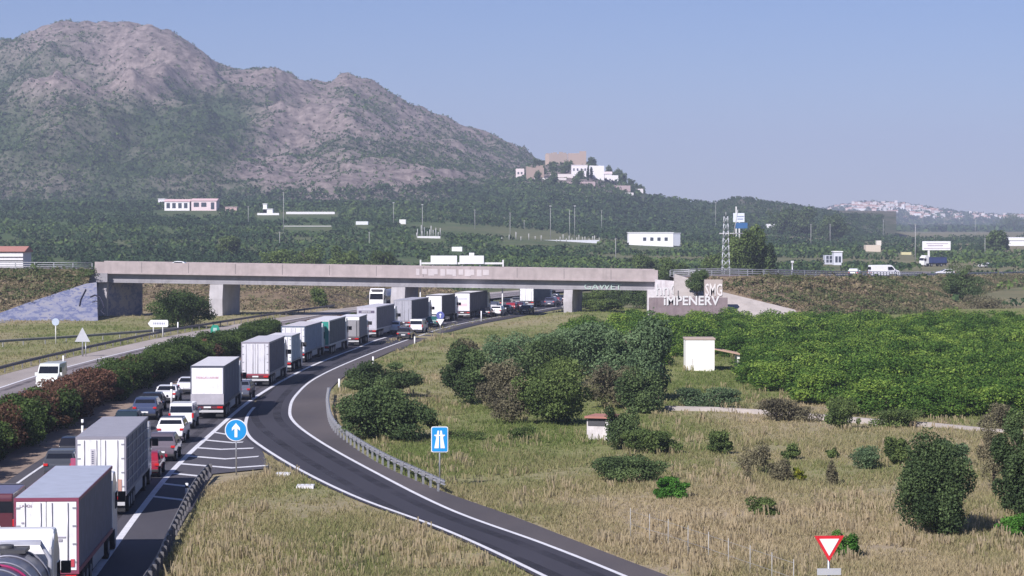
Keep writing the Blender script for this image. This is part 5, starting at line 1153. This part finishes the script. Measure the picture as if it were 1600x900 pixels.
# poles on the plain
def pole(x, ytop, ybase, label, kind='lamp', r_=.16, y0=420):
    b = hit(x, ybase, y0); s_ = b.y / FPX; h = (ybase - ytop) * s_; o = empty('utility_pole' if kind != 'lamp' else 'street_lamp', b, 0, label, 'pole' if kind != 'lamp' else 'street lamp', 'tall poles standing on the plain')
    rr = max(r_, .36 * s_); MB().tube([(0, 0, -.5), (0, 0, h)], [rr, rr * .6], 6).build('pole', M['polec'], o)
    if kind == 'lamp': MB().box((0, -.4, h), (1.2 * s_ * 2.4, 1.0, .35)).build('lamp_head', P((.5, .5, .5), .5), o)
    else: MB().box((0, 0, h - .25), (1.7 * s_ * 2, .2, .2)).build('cross_arm', P((.2, .2, .2), .6), o)
ref = {388: 'below the pink villa', 443: 'right of the chapel', 437: 'in the dark orchard left of the middle, the short one', 577: 'above the bridge, left of the sign panels', 615: 'left of the tiny white hut', 660: 'above the yard of pale stakes', 742: 'right of the yard of stakes', 797: 'left of the tennis court like row of stakes', 819: 'short one right of centre', 860: 'below the castle hill, with a lamp', 890: 'first of the pair below the castle', 898: 'second of the pair below the castle', 940: 'left of the long white shed', 962: 'in front of the long white shed above the bridge', 1118: 'left of the pylon', 1267: 'on the plain right of the big tree', 1297: 'above the boxy plant building', 1380: 'above the beige farm building', 1430: 'left of the billboard', 1524: 'right of the billboard, thin', 1539: 'in front of the barns'}
for x, a, b_, kd in ((388, 322, 350, 'l'), (443, 300, 363, 'u'), (437, 362, 386, 'u'), (577, 362, 388, 'u'), (615, 317, 352, 'lamp'), (660, 320, 370, 'lamp'), (742, 327, 358, 'l'), (797, 332, 373, 'l'), (819, 344, 358, 'l'), (860, 322, 375, 'lamp'), (890, 328, 373, 'l'), (898, 322, 373, 'lamp'), (940, 328, 360, 'l'), (962, 372, 408, 'u'), (1118, 317, 358, 'lamp'), (1267, 350, 386, 'l'), (1297, 350, 384, 'u'), (1380, 343, 376, 'l'), (1430, 350, 413, 'u'), (1524, 342, 372, 'l'), (1539, 372, 400, 'u')):
    pole(x, a, b_, 'tall slender pole ' + ref[x] if kd != 'lamp' else 'tall lamp pole ' + ref[x], kd)
# yards of pale stakes
for j, (xa, xb, ya, yb, n) in enumerate(((650, 688, 350, 371, 12), (870, 935, 366, 378, 14), (785, 845, 362, 376, 7))):
    for i in range(n):
        x = xa + (xb - xa) * i / (n - 1) + random.Random(i + j * 9).uniform(-1.5, 1.5); b = hit(x, yb - (i % 3)); s_ = b.y / FPX
        o = MB().tube([(0, 0, -.3), (0, 0, (yb - ya) * s_ * (.35 + .6 * ((i * 7) % 5) / 5))], .2, 5).build('stake', P((.42, .42, .40), .8)); o.location = b
        tag(o, ('pale upright stake in the fenced yard under the lamp pole', 'pale upright stake along the low wall below the castle hill', 'pale upright stake in the field below the castle hill')[j], 'stake', ('stakes of the yard', 'stakes along the low wall', 'stakes in the field')[j])
building('white_wall', 846, 936, 375, 377.5, 1.0, (.6, .62, .66), 'low pale wall with stakes below the castle hill', cat='wall')
building('white_wall', 652, 688, 369, 372, 1.0, (.7, .7, .7), 'low pale wall around the yard of stakes', cat='wall')
for x0, x1, y in ((440, 520, 354), (1180, 1240, 358.5), (1240, 1300, 359.5), (1290, 1330, 383)):
    building('farm_track_wall', x0, x1, y - 1.4, y, 1.0, (.42, .42, .4), {440: 'thin pale field wall in the left orchards', 1180: 'thin pale wall running right behind the big tree', 1240: 'continuation of the thin pale wall further right', 1290: 'thin pale wall above the boxy plant building'}[x0], cat='wall')

# castle and hermitage on the hill
STONE = (.36, .29, .25)
def cb_(name, x0, x1, yt, yb, dep, col, label, cat, Yp=1990, roof=None, wins=(), pitched=0.0):
    b = hit((x0 + x1) / 2, yb, 1500, 2600); return building(name, x0, x1, yt, yb, dep, col, label, cat, roof=roof, wins=wins, pitched=pitched, pos=b, base_drop=14)
cb_('castle_wall', 853, 887, 240.5, 256, 9, STONE, 'brown stone castle wall with a notch, left part on the hilltop', 'castle wall', 1998)
cb_('castle_wall', 888, 916, 239.5, 258, 12, (.40, .31, .26), 'taller brown castle keep wall on the hilltop, right part', 'castle wall', 1992)
cb_('castle_tower', 852, 858, 241, 258, 5, (.45, .35, .28), 'slim ruined castle tower at the left end', 'tower', 1985)
cb_('castle_wall', 822, 850, 262, 278, 5, (.34, .26, .21), 'lower brown castle wall behind the white house', 'castle wall', 1975)
for nm, dz in (('castle_wall', 0),):
    for o in [o for o in bpy.data.objects if o.name.startswith('castle_wall') and o.parent is None]:
        b = MB(); wch = [c for c in o.children if c.name.startswith('wall')][0]; xs_ = [v[0] for v in wch.bound_box]; zt_ = max(v[2] for v in wch.bound_box); rr_ = random.Random(len(o.name) + int(o.location.x)); x_ = min(xs_)
        while x_ < max(xs_) - 2:
            w2 = rr_.uniform(1.2, 3.5)
            if rr_.random() < .6: b.bb((x_, .1, zt_), (min(x_ + w2, max(xs_)), 1.2, zt_ + rr_.uniform(.4, 1.7)))
            x_ += w2
        b.build('broken_battlement', wch.data.materials[0], o)
cb_('hill_house', 806, 819, 263.5, 278, 8, (.76, .66, .64), 'white and pinkish house at the left end of the castle hill', 'house', 1960, wins=[(.3, .4, 1.2, 1.6), (.7, .4, 1.2, 1.6)])
cb_('hermitage', 893, 918, 258, 276, 10, (.8, .76, .78), 'white hermitage building with a row of windows on the castle hill', 'church', 1965, wins=[(.15, .5, 1.1, 1.8), (.38, .5, 1.1, 1.8), (.62, .5, 1.1, 1.8), (.85, .5, 1.1, 1.8)], roof=(.7, .6, .58))
cb_('church', 921, 944, 259, 279, 12, (.84, .82, .84), 'big white church body right of the hermitage', 'church', 1960)
cb_('church_dome', 928, 939, 250, 260, 9, (.86, .85, .86), 'white stepped upper block of the church', 'church', 1966, roof=(.8, .8, .8), pitched=.4)
cb_('church_annex', 945, 956, 268, 281, 8, (.82, .8, .82), 'white lower annex with sloping roof right of the church', 'church', 1955, roof=(.7, .6, .6), pitched=.3)
cb_('church_annex', 955, 966, 274, 283, 6, (.82, .8, .8), 'last small white block on the right end of the church', 'church', 1950)
cb_('terrace_wall', 860, 895, 272, 277, 2, (.7, .64, .62), 'white terrace wall left of the hermitage', 'wall', 1955)
cb_('terrace_wall', 835, 885, 278, 281, 2, (.66, .62, .6), 'long low white terrace wall under the castle', 'wall', 1945)
cb_('terrace_wall', 872, 930, 284, 286.5, 2, (.42, .33, .33), 'brown terrace wall below the hermitage', 'wall', 1935)
cb_('terrace_wall', 935, 985, 290, 292, 2, (.42, .33, .33), 'brown terrace wall on the right slope', 'wall', 1925)
cb_('terrace_wall', 975, 990, 301, 304.5, 2, (.72, .68, .68), 'short white ramp wall at the right foot of the castle hill, lower piece', 'wall', 1930)
cb_('terrace_wall', 988, 1005, 295, 298.5, 2, (.74, .7, .7), 'short white ramp wall at the right foot of the castle hill, upper piece', 'wall', 1945)
# trees around the castle
cr = [crown_mesh(7, 7, 8, 350, 1.2, 'dark', rng, 8) for _ in range(3)]; tr_ = trunk_mesh(6, .3, rng)
for i, (x, yb, s) in enumerate(((838, 252, .9), (845, 256, .8), (847, 273, 1.0), (862, 268, 1.25), (880, 270, 1.2), (887, 266, 1.1), (892, 258, .7), (905, 280, 1.1), (909, 279, 1.0), (926, 250, 1.2), (932, 247, .7), (950, 265, 1.0), (952, 260, .8), (962, 278, 1.2), (968, 276, 1.3), (975, 283, 1.3), (986, 286, 1.2), (993, 290, .8), (1001, 291, 1.0), (1004, 296, .8), (865, 285, 1.2), (900, 288, 1.0), (862, 290, 1.4), (842, 284, 1.2))):
    b = hit(x, max(yb, float(crest(C4, x)) + 1.5), 1500, 2600); t = empty('pine_tree', (b.x, b.y, b.z - 1.5), i * 1.3, ('dark pine tree growing among the castle walls', 'dark pine tree on the right slope of the castle hill')[x > 945], 'pine tree', ('pines among the castle walls', 'pines on the right slope of the hill')[x > 945]); t.scale = (s, s, s)
    link('crown', cr[i % 3], t); link('trunk', tr_, t)
for x in (918.5, 924):
    b = hit(x, 279, 1500, 2600); t = empty('cypress', b, 0, 'thin dark cypress in front of the white hermitage', 'cypress', 'cypresses before the hermitage'); link('crown', npmesh('crown', *(lambda q: (q[0], q[1]))(leaf_cloud([(0, 0, 4, 1.0, 1.0, 4.2)], 260, .9, rng)), LEAF['dark'], None), t); link('trunk', trunk_mesh(5, .15, rng), t)

# far hillside town
tv = []
for i, (w0, h0, col) in enumerate(((9, 7, (.78, .76, .76)), (13, 9, (.72, .58, .54)), (8, 12, (.80, .78, .78)), (16, 6, (.74, .72, .72)), (11, 8, (.6, .46, .4)), (20, 8, (.78, .78, .8)))):
    wm = MB().bb((-w0 / 2, 0, -8), (w0 / 2, 10, h0)).mesh('wall', P(col, .8)); rf = MB().prism([(-.3, h0), (5, h0 + 2), (10.3, h0)], -w0 / 2 - .3, w0 / 2 + .3, 0).mesh('roof', P((.5, .27, .2) if i % 2 else (.7, .62, .58), .9)); tv.append((wm, rf))
rt = np.random.default_rng(21)
for i in range(230):
    x = float(np.clip(rt.normal(1400, 60), 1275, 1595)) if i < 190 else float(rt.uniform(1500, 1600)); yc = float(crest(C5, x)); yb = yc + abs(rt.normal(0, 7)) + 1.5
    yb = min(yb, 342); b = hit(x, yb, 4400, 6100); wm, rf = tv[rt.integers(6)]
    t = empty('town_house', b, rt.uniform(-.4, .4), 'small pale house of the far hillside town', 'house', 'houses of the far hillside town'); k = rt.uniform(.45, .85); t.scale = (k, k, k); link('wall', wm, t); link('roof', rf, t)
n = 5200; u = r.uniform(1150, 1700, n); yy = r.uniform(3000, 6100, n); xx = (u - 800) / FPX * yy; zz = terr(xx, yy); s_ = r.uniform(6, 13, n)
V, F, t = clumps(np.stack([xx, yy, zz - 1], 1), s_, s_ * .6, 6, s_ * .6, 16); tag(link('far_trees', npmesh('far_trees', V, F, LEAF['far'], t)), 'hazy mass of trees between the plain and the far town', 'woodland', kind='stuff')

# ------------------------------------------------------------------ trees and bushes close by
def nz(x, y): return float(near_z(x, y)[0])
def bush(x, yb, wpx, hpx, leaf, label, n=3500, size=.3, name='bush', cat='bush', dep=None, lobes=12, Y=None, zoff=0.0, lobr=.42, group=None, base=0.0):
    if Y is None: gx, gy = G(x, yb); z = nz(gx, gy)
    else: v = at(x, yb, Y); gx, gy, z = v.x, Y, v.z
    s_ = gy / FPX; wd = wpx * s_; h = hpx * s_ * 1.05
    if Y is not None and Y >= 560 : zt_ = float(terr(gx, gy)); h += max(0, z - zt_); z = min(z, zt_)
    return plant(name, (gx, gy + (dep or wd) * .35, z - .1 + zoff), wd, dep or wd, h, n, size, leaf, label, cat, base=base, lobes=lobes, rz=0.0, group=group, parts=('foliage', 'stems') if cat == 'bush' else ('crown', 'trunk'), lobr=lobr)
bush(592, 622, 118, 56, 'dark', 'large round dark bush beside the slip road bend, the further one', 5500, .26)
bush(604, 693, 152, 80, 'dark', 'large dark bush inside the slip road guardrail, the nearer one', 8500, .26, lobes=16)
bush(735, 632, 88, 90, 'dark', 'dark bushy tree at the left end of the thicket', 5000, .27)
bush(730, 590, 66, 62, 'brown', 'brownish withered bush above the dark bush at the left end of the thicket', 2600, .28)
bush(800, 585, 110, 68, 'soft', 'grey green bush at the back of the thicket', 4500, .3)
bush(835, 605, 120, 78, 'dark', 'dark tree in the middle of the thicket', 5000, .3)
bush(783, 640, 80, 74, 'brown', 'dark brownish bush filling the thicket between the dark trees on its left', 3200, .26)
bush(870, 560, 70, 40, 'soft', 'pale feathery bush at the far side of the thicket', 3000, .3)
bush(800, 665, 60, 70, 'brown', 'brown bare bush in the front of the thicket', 1800, .22)
bush(865, 668, 145, 100, 'olive', 'broad olive green bush at the front of the thicket, beside the ruined hut', 8500, .26, lobes=18)
bush(925, 590, 120, 82, 'soft', 'tall grey green feathery tree at the back right of the thicket', 6500, .34, name='tamarisk_tree', cat='tree', lobes=14)
bush(1000, 630, 125, 122, 'soft', 'tall feathery tree at the right end of the thicket, left of the white hut', 9000, .32, name='tamarisk_tree', cat='tree', lobes=16)
bush(960, 640, 90, 76, 'brown', 'brownish shaded bush between the feathery trees and the ruined hut', 2800, .26)
bush(1002, 645, 80, 70, 'dark', 'dark low tree right under the feathery tree', 4000, .26)
bush(972, 700, 58, 72, 'dark', 'dark straggly bush just right of the ruined hut', 2600, .2)
bush(1018, 707, 95, 38, 'olive', 'low spreading olive bush right of the ruined hut', 3000, .2)
bush(985, 755, 122, 42, 'dark', 'low dark spreading bush in front of the ruined hut', 4500, .18)
bush(1053, 778, 58, 34, 'bright', 'bright green low bush in the dry field', 2600, .17)
bush(1125, 707, 40, 36, 'olive', 'small round olive bush near the concrete channel', 1600, .18)
bush(1182, 735, 52, 52, 'brown', 'spindly half dry shrub with bare twigs', 900, .16)
bush(1220, 750, 42, 32, 'brown', 'low brown bush left of the yellow shrub', 1100, .16)
bush(1248, 748, 26, 24, 'yellow', 'small yellow flowering shrub', 900, .13)
bush(1237, 715, 34, 24, 'olive', 'small olive shrub behind the yellow one', 900, .16)
bush(1300, 757, 26, 40, 'brown', 'thin dry shrub between the yellow shrub and the grey scrub', 700, .15)
bush(1302, 715, 26, 18, 'olive', 'tiny olive shrub near the channel, middle of the field', 500, .15)
bush(1355, 735, 60, 34, 'soft', 'pale grey scrub left of the big dark bush', 1300, .16)
bush(1403, 728, 44, 46, 'olive', 'upright olive bush just left of the big dark bush', 1800, .18)
bush(1470, 840, 122, 138, 'dark', 'big dark green bush at the right of the field', 12000, .19, lobes=20)
bush(1488, 730, 66, 40, 'soft', 'grey green crown showing behind the big dark bush', 2000, .2)
bush(1604, 812, 96, 165, 'dark', 'tall dark tree cut by the right edge', 9000, .2, name='broad_tree', cat='tree', lobes=18)
bush(1556, 760, 54, 100, 'brown', 'half dry grey brown shrub left of the tree at the right edge', 1800, .16)
bush(1588, 838, 60, 34, 'bright', 'bright green low plants at the foot of the right edge tree', 1800, .16)
bush(1318, 672, 52, 50, 'olive', 'rounded olive green tree standing right on the concrete channel', 3200, .2)
bush(1560, 672, 50, 40, 'brown', 'brown thicket at the right behind the channel', 1300, .2)
bush(1230, 660, 110, 34, 'brown', 'long low brown scrub along the orchard edge', 2600, .2, dep=3)
bush(1110, 640, 120, 34, 'soft', 'low grey green weeds below the white hut', 3000, .2, dep=3)
bush(1400, 668, 90, 30, 'olive', 'low green scrub along the orchard edge further right', 1800, .2, dep=3)
bush(1322, 875, 44, 40, 'bright', 'green and reddish plants behind the yield sign', 1500, .13)
bush(1190, 805, 50, 28, 'olive', 'sparse low bush in the lower field', 1000, .15)
bush(815, 690, 46, 22, 'olive', 'low green weeds in the meadow above the motorway sign', 900, .16)
bush(720, 690, 90, 16, 'olive', 'flat green weeds behind the motorway sign', 1100, .16, dep=2.5)
bush(1168, 752, 14, 40, 'brown', 'slim leafless sapling beside the spindly shrub', 180, .13)
# around the bridge
bush(272, 513, 112, 60, 'oleander_green', 'spreading leafy tree in front of the left bridge opening', 8000, .34, name='broad_tree', cat='tree', lobes=18)
bush(500, 484, 36, 34, 'olive', 'yellowish bush on the dry bank seen under the bridge', 1600, .35, Y=440)
for i, (x, w0, h0) in enumerate(((420, 70, 16), (455, 50, 18), (540, 60, 20), (390, 40, 20))): bush(x, 468, w0, h0, 'dark' if i % 2 else 'olive', 'dark shrub on top of the dry bank under the bridge, number from the left'.replace('number from the left', ('second', 'third', 'rightmost', 'leftmost')[i]), 1500, .4, Y=520)
for i, (x, w0, h0, lf) in enumerate(((925, 60, 30, 'olive'), (962, 60, 40, 'dark'), (1000, 56, 42, 'dark'), (945, 60, 16, 'olive'))): bush(x, 485, w0, h0, lf, ('olive bush right behind the last pier', 'dark tree under the right end of the bridge, left one', 'dark tree under the right end of the bridge, right one', 'low green growth at the last pier')[i], 2600, .34, Y=(425, 440, 432, 420)[i])
bush(1090, 458, 44, 40, 'dark', 'dark round bush on the slope above the white lettering', 3200, .3, Y=393)
bush(1140, 452, 22, 20, 'brown', 'small brown bush on the slope right of the lettered block', 600, .3, Y=404)
bush(1510, 478, 62, 66, 'dark', 'dark tree in front of the descending road', 4200, .4, name='broad_tree', cat='tree', Y=470, lobes=14)
bush(1540, 486, 90, 26, 'brown', 'brown scrub at the foot of the right bank', 1800, .35, Y=440)
bush(1390, 478, 70, 22, 'dark', 'dark scrub patch on the right bank', 1800, .35, Y=440)
bush(1250, 470, 36, 20, 'brown', 'brown scrub on the right bank below the lamp post', 900, .3, Y=415)
bush(1168, 420, 66, 64, 'olive', 'big rounded green tree right of the pylon', 5500, .75, name='broad_tree', cat='tree', Y=560, lobes=16)
bush(1198, 420, 44, 40, 'dark', 'dark tree leaning right of the big rounded tree', 2600, .7, name='broad_tree', cat='tree', Y=575)
bush(1115, 418, 50, 26, 'olive', 'lower green trees left of the pylon foot', 2200, .6, name='broad_tree', cat='tree', Y=600)
bush(358, 396, 42, 28, 'olive', 'round light green tree in the orchards above the bridge', 2200, 1.0, name='broad_tree', cat='tree', Y=880)
for i, (x, yb, w0, h0, Yd) in enumerate(((430, 408, 80, 18, 640), (480, 406, 60, 20, 650), (535, 407, 70, 22, 640), (590, 408, 60, 20, 650), (1050, 418, 60, 16, 560), (1010, 410, 50, 12, 700))):
    bush(x, yb, w0, h0, 'olive', 'light green fruit tree clump behind the parapet, ' + ('leftmost of four', 'second of four', 'third of four', 'rightmost of four', 'near the right end', 'further back at the right end')[i], 1800, .7, name='broad_tree', cat='tree', Y=Yd)
for i, (x, yb, w0, h0, Yd) in enumerate(((1222, 345, 60, 22, 1500), (1260, 345, 50, 20, 1500), (1300, 347, 60, 18, 1450), (1588, 352, 60, 20, 3200), (1240, 343, 40, 18, 1550), (1560, 372, 40, 14, 1100), (700, 352, 40, 14, 1500), (670, 352, 30, 14, 1300), (590, 345, 50, 26, 1500))):
    bush(x, yb, w0, h0, 'dark', 'dark tree clump on the plain, ' + ('left of the pair behind the pylon', 'middle of the row behind the pylon', 'right of the row behind the pylon', 'at the right edge above the barns', 'low between the others behind the pylon', 'left of the barns', 'right of the yard of stakes', 'behind the yard of stakes', 'left of the tiny white hut')[i], 1300, 1.6, name='broad_tree', cat='tree', Y=Yd)

# oleander hedge along the median
variants = {}
for lf in ('oleander_green', 'oleander_red'):
    variants[lf] = [crown_mesh(3.9, 3.9, 2.5, 2600, .21, lf, rng, 12, name='foliage') for _ in range(3)]
sm = trunk_mesh(1.8, .06, rng, 6, 1.3, 'stems'); sM = arclen(MAIN); q = float(np.interp(112, MAIN[:, 1], sM)); i = 0; HD = offset(MAIN, -12.6); rh = random.Random(5)
while True:
    x, y = np.interp(q, sM, HD[:, 0]), np.interp(q, sM, HD[:, 1])
    if y > 400: break
    if y < 165: red = rh.random() < .35
    elif y < 212: red = rh.random() < .72
    elif y < 240: red = rh.random() < .25
    else: red = rh.random() < .08
    lf = 'oleander_red' if red else 'oleander_green'; far = y > 318
    if not (far and rh.random() < .45):
        t = empty('oleander_shrub', (x + rh.uniform(-.3, .3), y, -.05), rh.uniform(0, 6.28), 'reddish brown oleander shrub in the median hedge' if red else 'green oleander shrub in the median hedge', 'shrub', 'reddish shrubs of the median hedge' if red else 'green shrubs of the median hedge')
        k = rh.uniform(1.08, 1.38) * (.58 if far else 1); t.scale = (k, k, k * rh.uniform(.85, 1.05)); link('foliage', variants[lf][i % 3], t); link('stems', sm, t)
    q += 2.2 if y < 318 else 3.2; i += 1
# low dark planting between the carriageways further on
# orange orchard
ov = [crown_mesh(6.4, 6.4, 3.6, 3400, .30, 'orange', rng, 15, name='crown', lobr=.44) for _ in range(5)]; ot_ = [trunk_mesh(2.6, .12, rng) for _ in range(2)]
OPG = [(892, 538), (960, 520), (1100, 511), (1700, 511), (1700, 690), (1600, 660), (1480, 657), (1400, 645), (1290, 632), (1180, 606), (1130, 600), (1050, 590), (900, 568)]
def inpoly(x, y, pg):
    c = False; j = len(pg) - 1
    for i in range(len(pg)):
        (xi, yi), (xj, yj) = pg[i], pg[j]
        if (yi > y) != (yj > y) and x < (xj - xi) * (y - yi) / (yj - yi) + xi: c = not c
        j = i
    return c
cand = []
for a in np.arange(170, 400, 4.9):
    for b in np.arange(-10, 95, 4.5):
        X0 = b + 0.10 * (a - 170) ; Y0 = a - 0.12 * b; uu = 800 + FPX * X0 / Y0; yp = 345 + FPX * HC / Y0
        if uu < 1650 and inpoly(uu, yp, OPG) and not (1045 < uu < 1195 and 560 < yp < 625): cand.append((Y0, X0))
cand.sort(); step = max(1.0, len(cand) / 292)
print('orchard candidates', len(cand))
ro = random.Random(8); used = 0
for Y0, X0 in cand[:292]:
    t = empty('orange_tree', (X0 + ro.uniform(-.9, .9), Y0 + ro.uniform(-1.0, 1.0), nz(X0, Y0) - .1), ro.uniform(0, 6.28), 'glossy green orange tree in the rows of the orchard around the white hut', 'orange tree', 'orange trees of the near orchard')
    k = ro.uniform(.78, 1.18); t.scale = (k, k, k * ro.uniform(.66, .9)); link('crown', ov[used % 5], t); link('trunk', ot_[used % 2], t); used += 1

# ------------------------------------------------------------------ wild grass (stuff)
r = np.random.default_rng(12)
def scatter(n, y0, y1, xfun):
    yy = 1 / r.uniform(1 / y1, 1 / y0, n); uu = r.uniform(*xfun, n); xx = (uu - 800) / FPX * yy; return xx, yy
xx, yy = scatter(430000, 88, 430, (-20, 1640))
i_ = np.clip(np.round((yy - 74) / 1.5).astype(int), 0, n_ - 1); j_ = np.clip(np.round((xx + 75) / 1.5).astype(int), 0, m_ - 1)
k = (road_mask(xx, yy) < .5) & (road_mask(xx + .25, yy + 1.2) < .5) & (road_mask(xx - .25, yy) < .5); 
for (x, y) in ():
    pass
xx, yy, i_, j_ = xx[k], yy[k], i_[k], j_[k]; zz = GZ.reshape(n_, m_)[i_, j_]; gg = greenness(xx, yy)
dens = np.clip(.62 + 2.2 * (fbm(xx / 3.5, yy / 5, 3, 61) - .47), .06, 1); k = r.random(len(xx)) < dens; xx, yy, zz, gg = xx[k], yy[k], zz[k], gg[k]
hgt = (.10 + .30 * r.random(len(xx)) ** 1.8) * (.6 + .8 * fbm(xx / 6, yy / 6, 2, 71)) ; nb = 4
N = len(xx); b0 = np.repeat(np.stack([xx, yy, zz - .04], 1), nb, 0); H = np.repeat(hgt, nb) * r.uniform(.6, 1.15, N * nb); an = r.uniform(0, 2 * np.pi, N * nb); off = r.normal(size=(N * nb, 2)) * .09
b0[:, :2] += off; wv = .018 + .02 * r.random(N * nb) + yy.repeat(nb) * .00010; dx = np.cos(an) * wv; dy = np.sin(an) * wv; lean = r.normal(size=(N * nb, 2)) * (H * .42)[:, None]
V = np.stack([b0 + np.stack([-dx, -dy, 0 * dx], 1), b0 + np.stack([dx, dy, 0 * dx], 1), b0 + np.stack([lean[:, 0], lean[:, 1], H], 1)], 1).reshape(-1, 3)
F = np.arange(N * nb * 3).reshape(-1, 3); tt = np.clip(np.repeat(gg, nb) * .8 + .05 + r.normal(size=N * nb) * .16, 0, .95)
print('grass blades', len(F))
tag(link('wild_grass', npmesh('wild_grass', V, F, LEAF['grass'], tt)), 'dry and green wild grass covering the verges and the field', 'grass', kind='stuff')

# rough growth on the banks of the overpass road and behind the bridge
def bank_growth(name, poly3, n, seed, label):
    r = np.random.default_rng(seed); i = r.integers(0, len(poly3), n); p = poly3[i] + r.normal(size=(n, 3)) * np.array([.5, .5, .03])
    s_ = r.uniform(.4, 1.3, n) * (1 + 1.0 * (r.random(n) < .04)); g = fbm(p[:, 0] / 7, p[:, 1] / 5 + p[:, 2], 3, seed) - .5
    V, F, t = clumps(p, s_, s_ * .38, 14, s_ * .28, seed, g * 1.2 + .08 + .16 * (p[:, 0] > 20) + .35 * sst(3.5, 6.5, p[:, 2]) * (p[:, 0] < -60)); tag(link(name, npmesh(name, V, F, LEAF['bankg'], t)), label, 'undergrowth', kind='stuff')
LEAF['bankg'] = foliage('bank_growth', (0.36, 0.28, 0.19), (0.25, 0.21, 0.12), (0.09, 0.13, 0.045), trans=.3)
def surf_pts(ob, n, seed, cond):
    me = bpy.data.objects[ob].data; co = np.empty(len(me.vertices) * 3); me.vertices.foreach_get('co', co); co = co.reshape(-1, 3); lv = np.empty(len(me.polygons) * 4, int); me.polygons.foreach_get('vertices', lv); q = co[lv.reshape(-1, 4)]
    c = q.mean(1); k = cond(c); q = q[k]; A = np.linalg.norm(np.cross(q[:, 2] - q[:, 0], q[:, 3] - q[:, 1]), axis=1); r = np.random.default_rng(seed); i = r.choice(len(q), n, p=A / A.sum()); a = r.random(n)[:, None]; b = r.random(n)[:, None]; q = q[i]
    return (q[:, 0] * (1 - a) + q[:, 1] * a) * (1 - b) + (q[:, 3] * (1 - a) + q[:, 2] * a) * b
pr_ = surf_pts('right_embankment', 26000, 4, lambda c: (c[:, 1] < np.interp(c[:, 0], OVR[:, 0], OVR[:, 1]) - 4) & (c[:, 0] > 30)); pr_ = pr_[np.hypot(pr_[:, 0] * 0, 0) == 0]
pr_ = pr_[(pr_[:, 1] < np.interp(pr_[:, 0], OVR[:, 0], OVR[:, 1]) - 5.2) & ~((uof(pr_[:, 0], pr_[:, 1]) < 1250) & (345 + FPX * (HC - pr_[:, 2]) / pr_[:, 1] > 455 + (uof(pr_[:, 0], pr_[:, 1]) - 1130) * .25))]
bank_growth('right_bank_growth', pr_, 16000, 31, 'brown and olive weeds over the bank of the descending road')
pl_ = surf_pts('left_embankment', 26000, 5, lambda c: c[:, 1] < 401.5); ul = uof(pl_[:, 0], pl_[:, 1]); yl = 345 + FPX * (HC - pl_[:, 2]) / pl_[:, 1]
pl_ = pl_[(yl < np.interp(ul, [-60, 0, 40, 95, 135, 153], [503, 489, 474, 456, 443, 430]) - 1) & (ul < 160)]; bank_growth('left_bank_growth', pl_, 13000, 32, 'brownish green weeds over the bank left of the bridge')
bank_growth('dry_bank_growth', surf_pts('dry_bank', 22000, 6, lambda c: c[:, 2] > -.3), 16000, 33, 'dry weeds and shrubs on the bank seen under the bridge')

# taller dry stalks in loose clumps
xx, yy = scatter(6500, 95, 330, (180, 1640)); k = (road_mask(xx, yy) < .5) & (road_mask(xx + .9, yy) < .5) & (road_mask(xx - .9, yy) < .5) & (road_mask(xx, yy - 3) < .5) & (road_mask(xx, yy + 2) < .5) & (fbm(xx / 5, yy / 8, 3, 91) > .50); xx, yy = xx[k], yy[k]; zz = near_z(xx, yy); nb = 9; N = len(xx); H0 = r.uniform(.3, .72, N)
b0 = np.repeat(np.stack([xx, yy, zz - .04], 1), nb, 0); b0[:, :2] += r.normal(size=(N * nb, 2)) * .16; H = np.repeat(H0, nb) * r.uniform(.6, 1.1, N * nb); an = r.uniform(0, 2 * np.pi, N * nb); wv = .014 + yy.repeat(nb) * .00010
dx = np.cos(an) * wv; dy = np.sin(an) * wv; lean = r.normal(size=(N * nb, 2)) * (H * .16)[:, None]
V = np.stack([b0 + np.stack([-dx, -dy, 0 * dx], 1), b0 + np.stack([dx, dy, 0 * dx], 1), b0 + np.stack([lean[:, 0] + dx, lean[:, 1] + dy, H], 1), b0 + np.stack([lean[:, 0] - dx, lean[:, 1] - dy, H], 1)], 1).reshape(-1, 3)
F = np.arange(N * nb * 4).reshape(-1, 4); gg = greenness(xx, yy); tt = np.clip(np.repeat(gg * .55 - .1 + r.normal(size=N) * .15, nb), 0, .8)
tag(link('dry_stalks', npmesh('dry_stalks', V, F, LEAF['grass'], tt)), 'taller straw coloured stalks standing in the grass', 'grass', kind='stuff')

# ------------------------------------------------------------------ haze
bpy.ops.mesh.primitive_cube_add(size=1)
hz = bpy.context.object; hz.name = 'haze'; hz.location = (0, 4050, 142); hz.scale = (13000, 8500, 292)
hm = bpy.data.materials.new('haze'); hm.use_nodes = True; hn = hm.node_tree; hn.nodes.remove(hn.nodes['Principled BSDF'])
pv = hn.nodes.new('ShaderNodeVolumePrincipled'); pv.inputs['Color'].default_value = (.70, .78, 1.0, 1); pv.inputs['Density'].default_value = 0.00016; pv.inputs['Anisotropy'].default_value = 0.0
hn.links.new(pv.outputs[0], hn.nodes['Material Output'].inputs['Volume']); hz.data.materials.append(hm); hz['kind'] = 'stuff'; hz['label'] = 'thin bluish summer haze over the whole plain'; hz['category'] = 'haze'
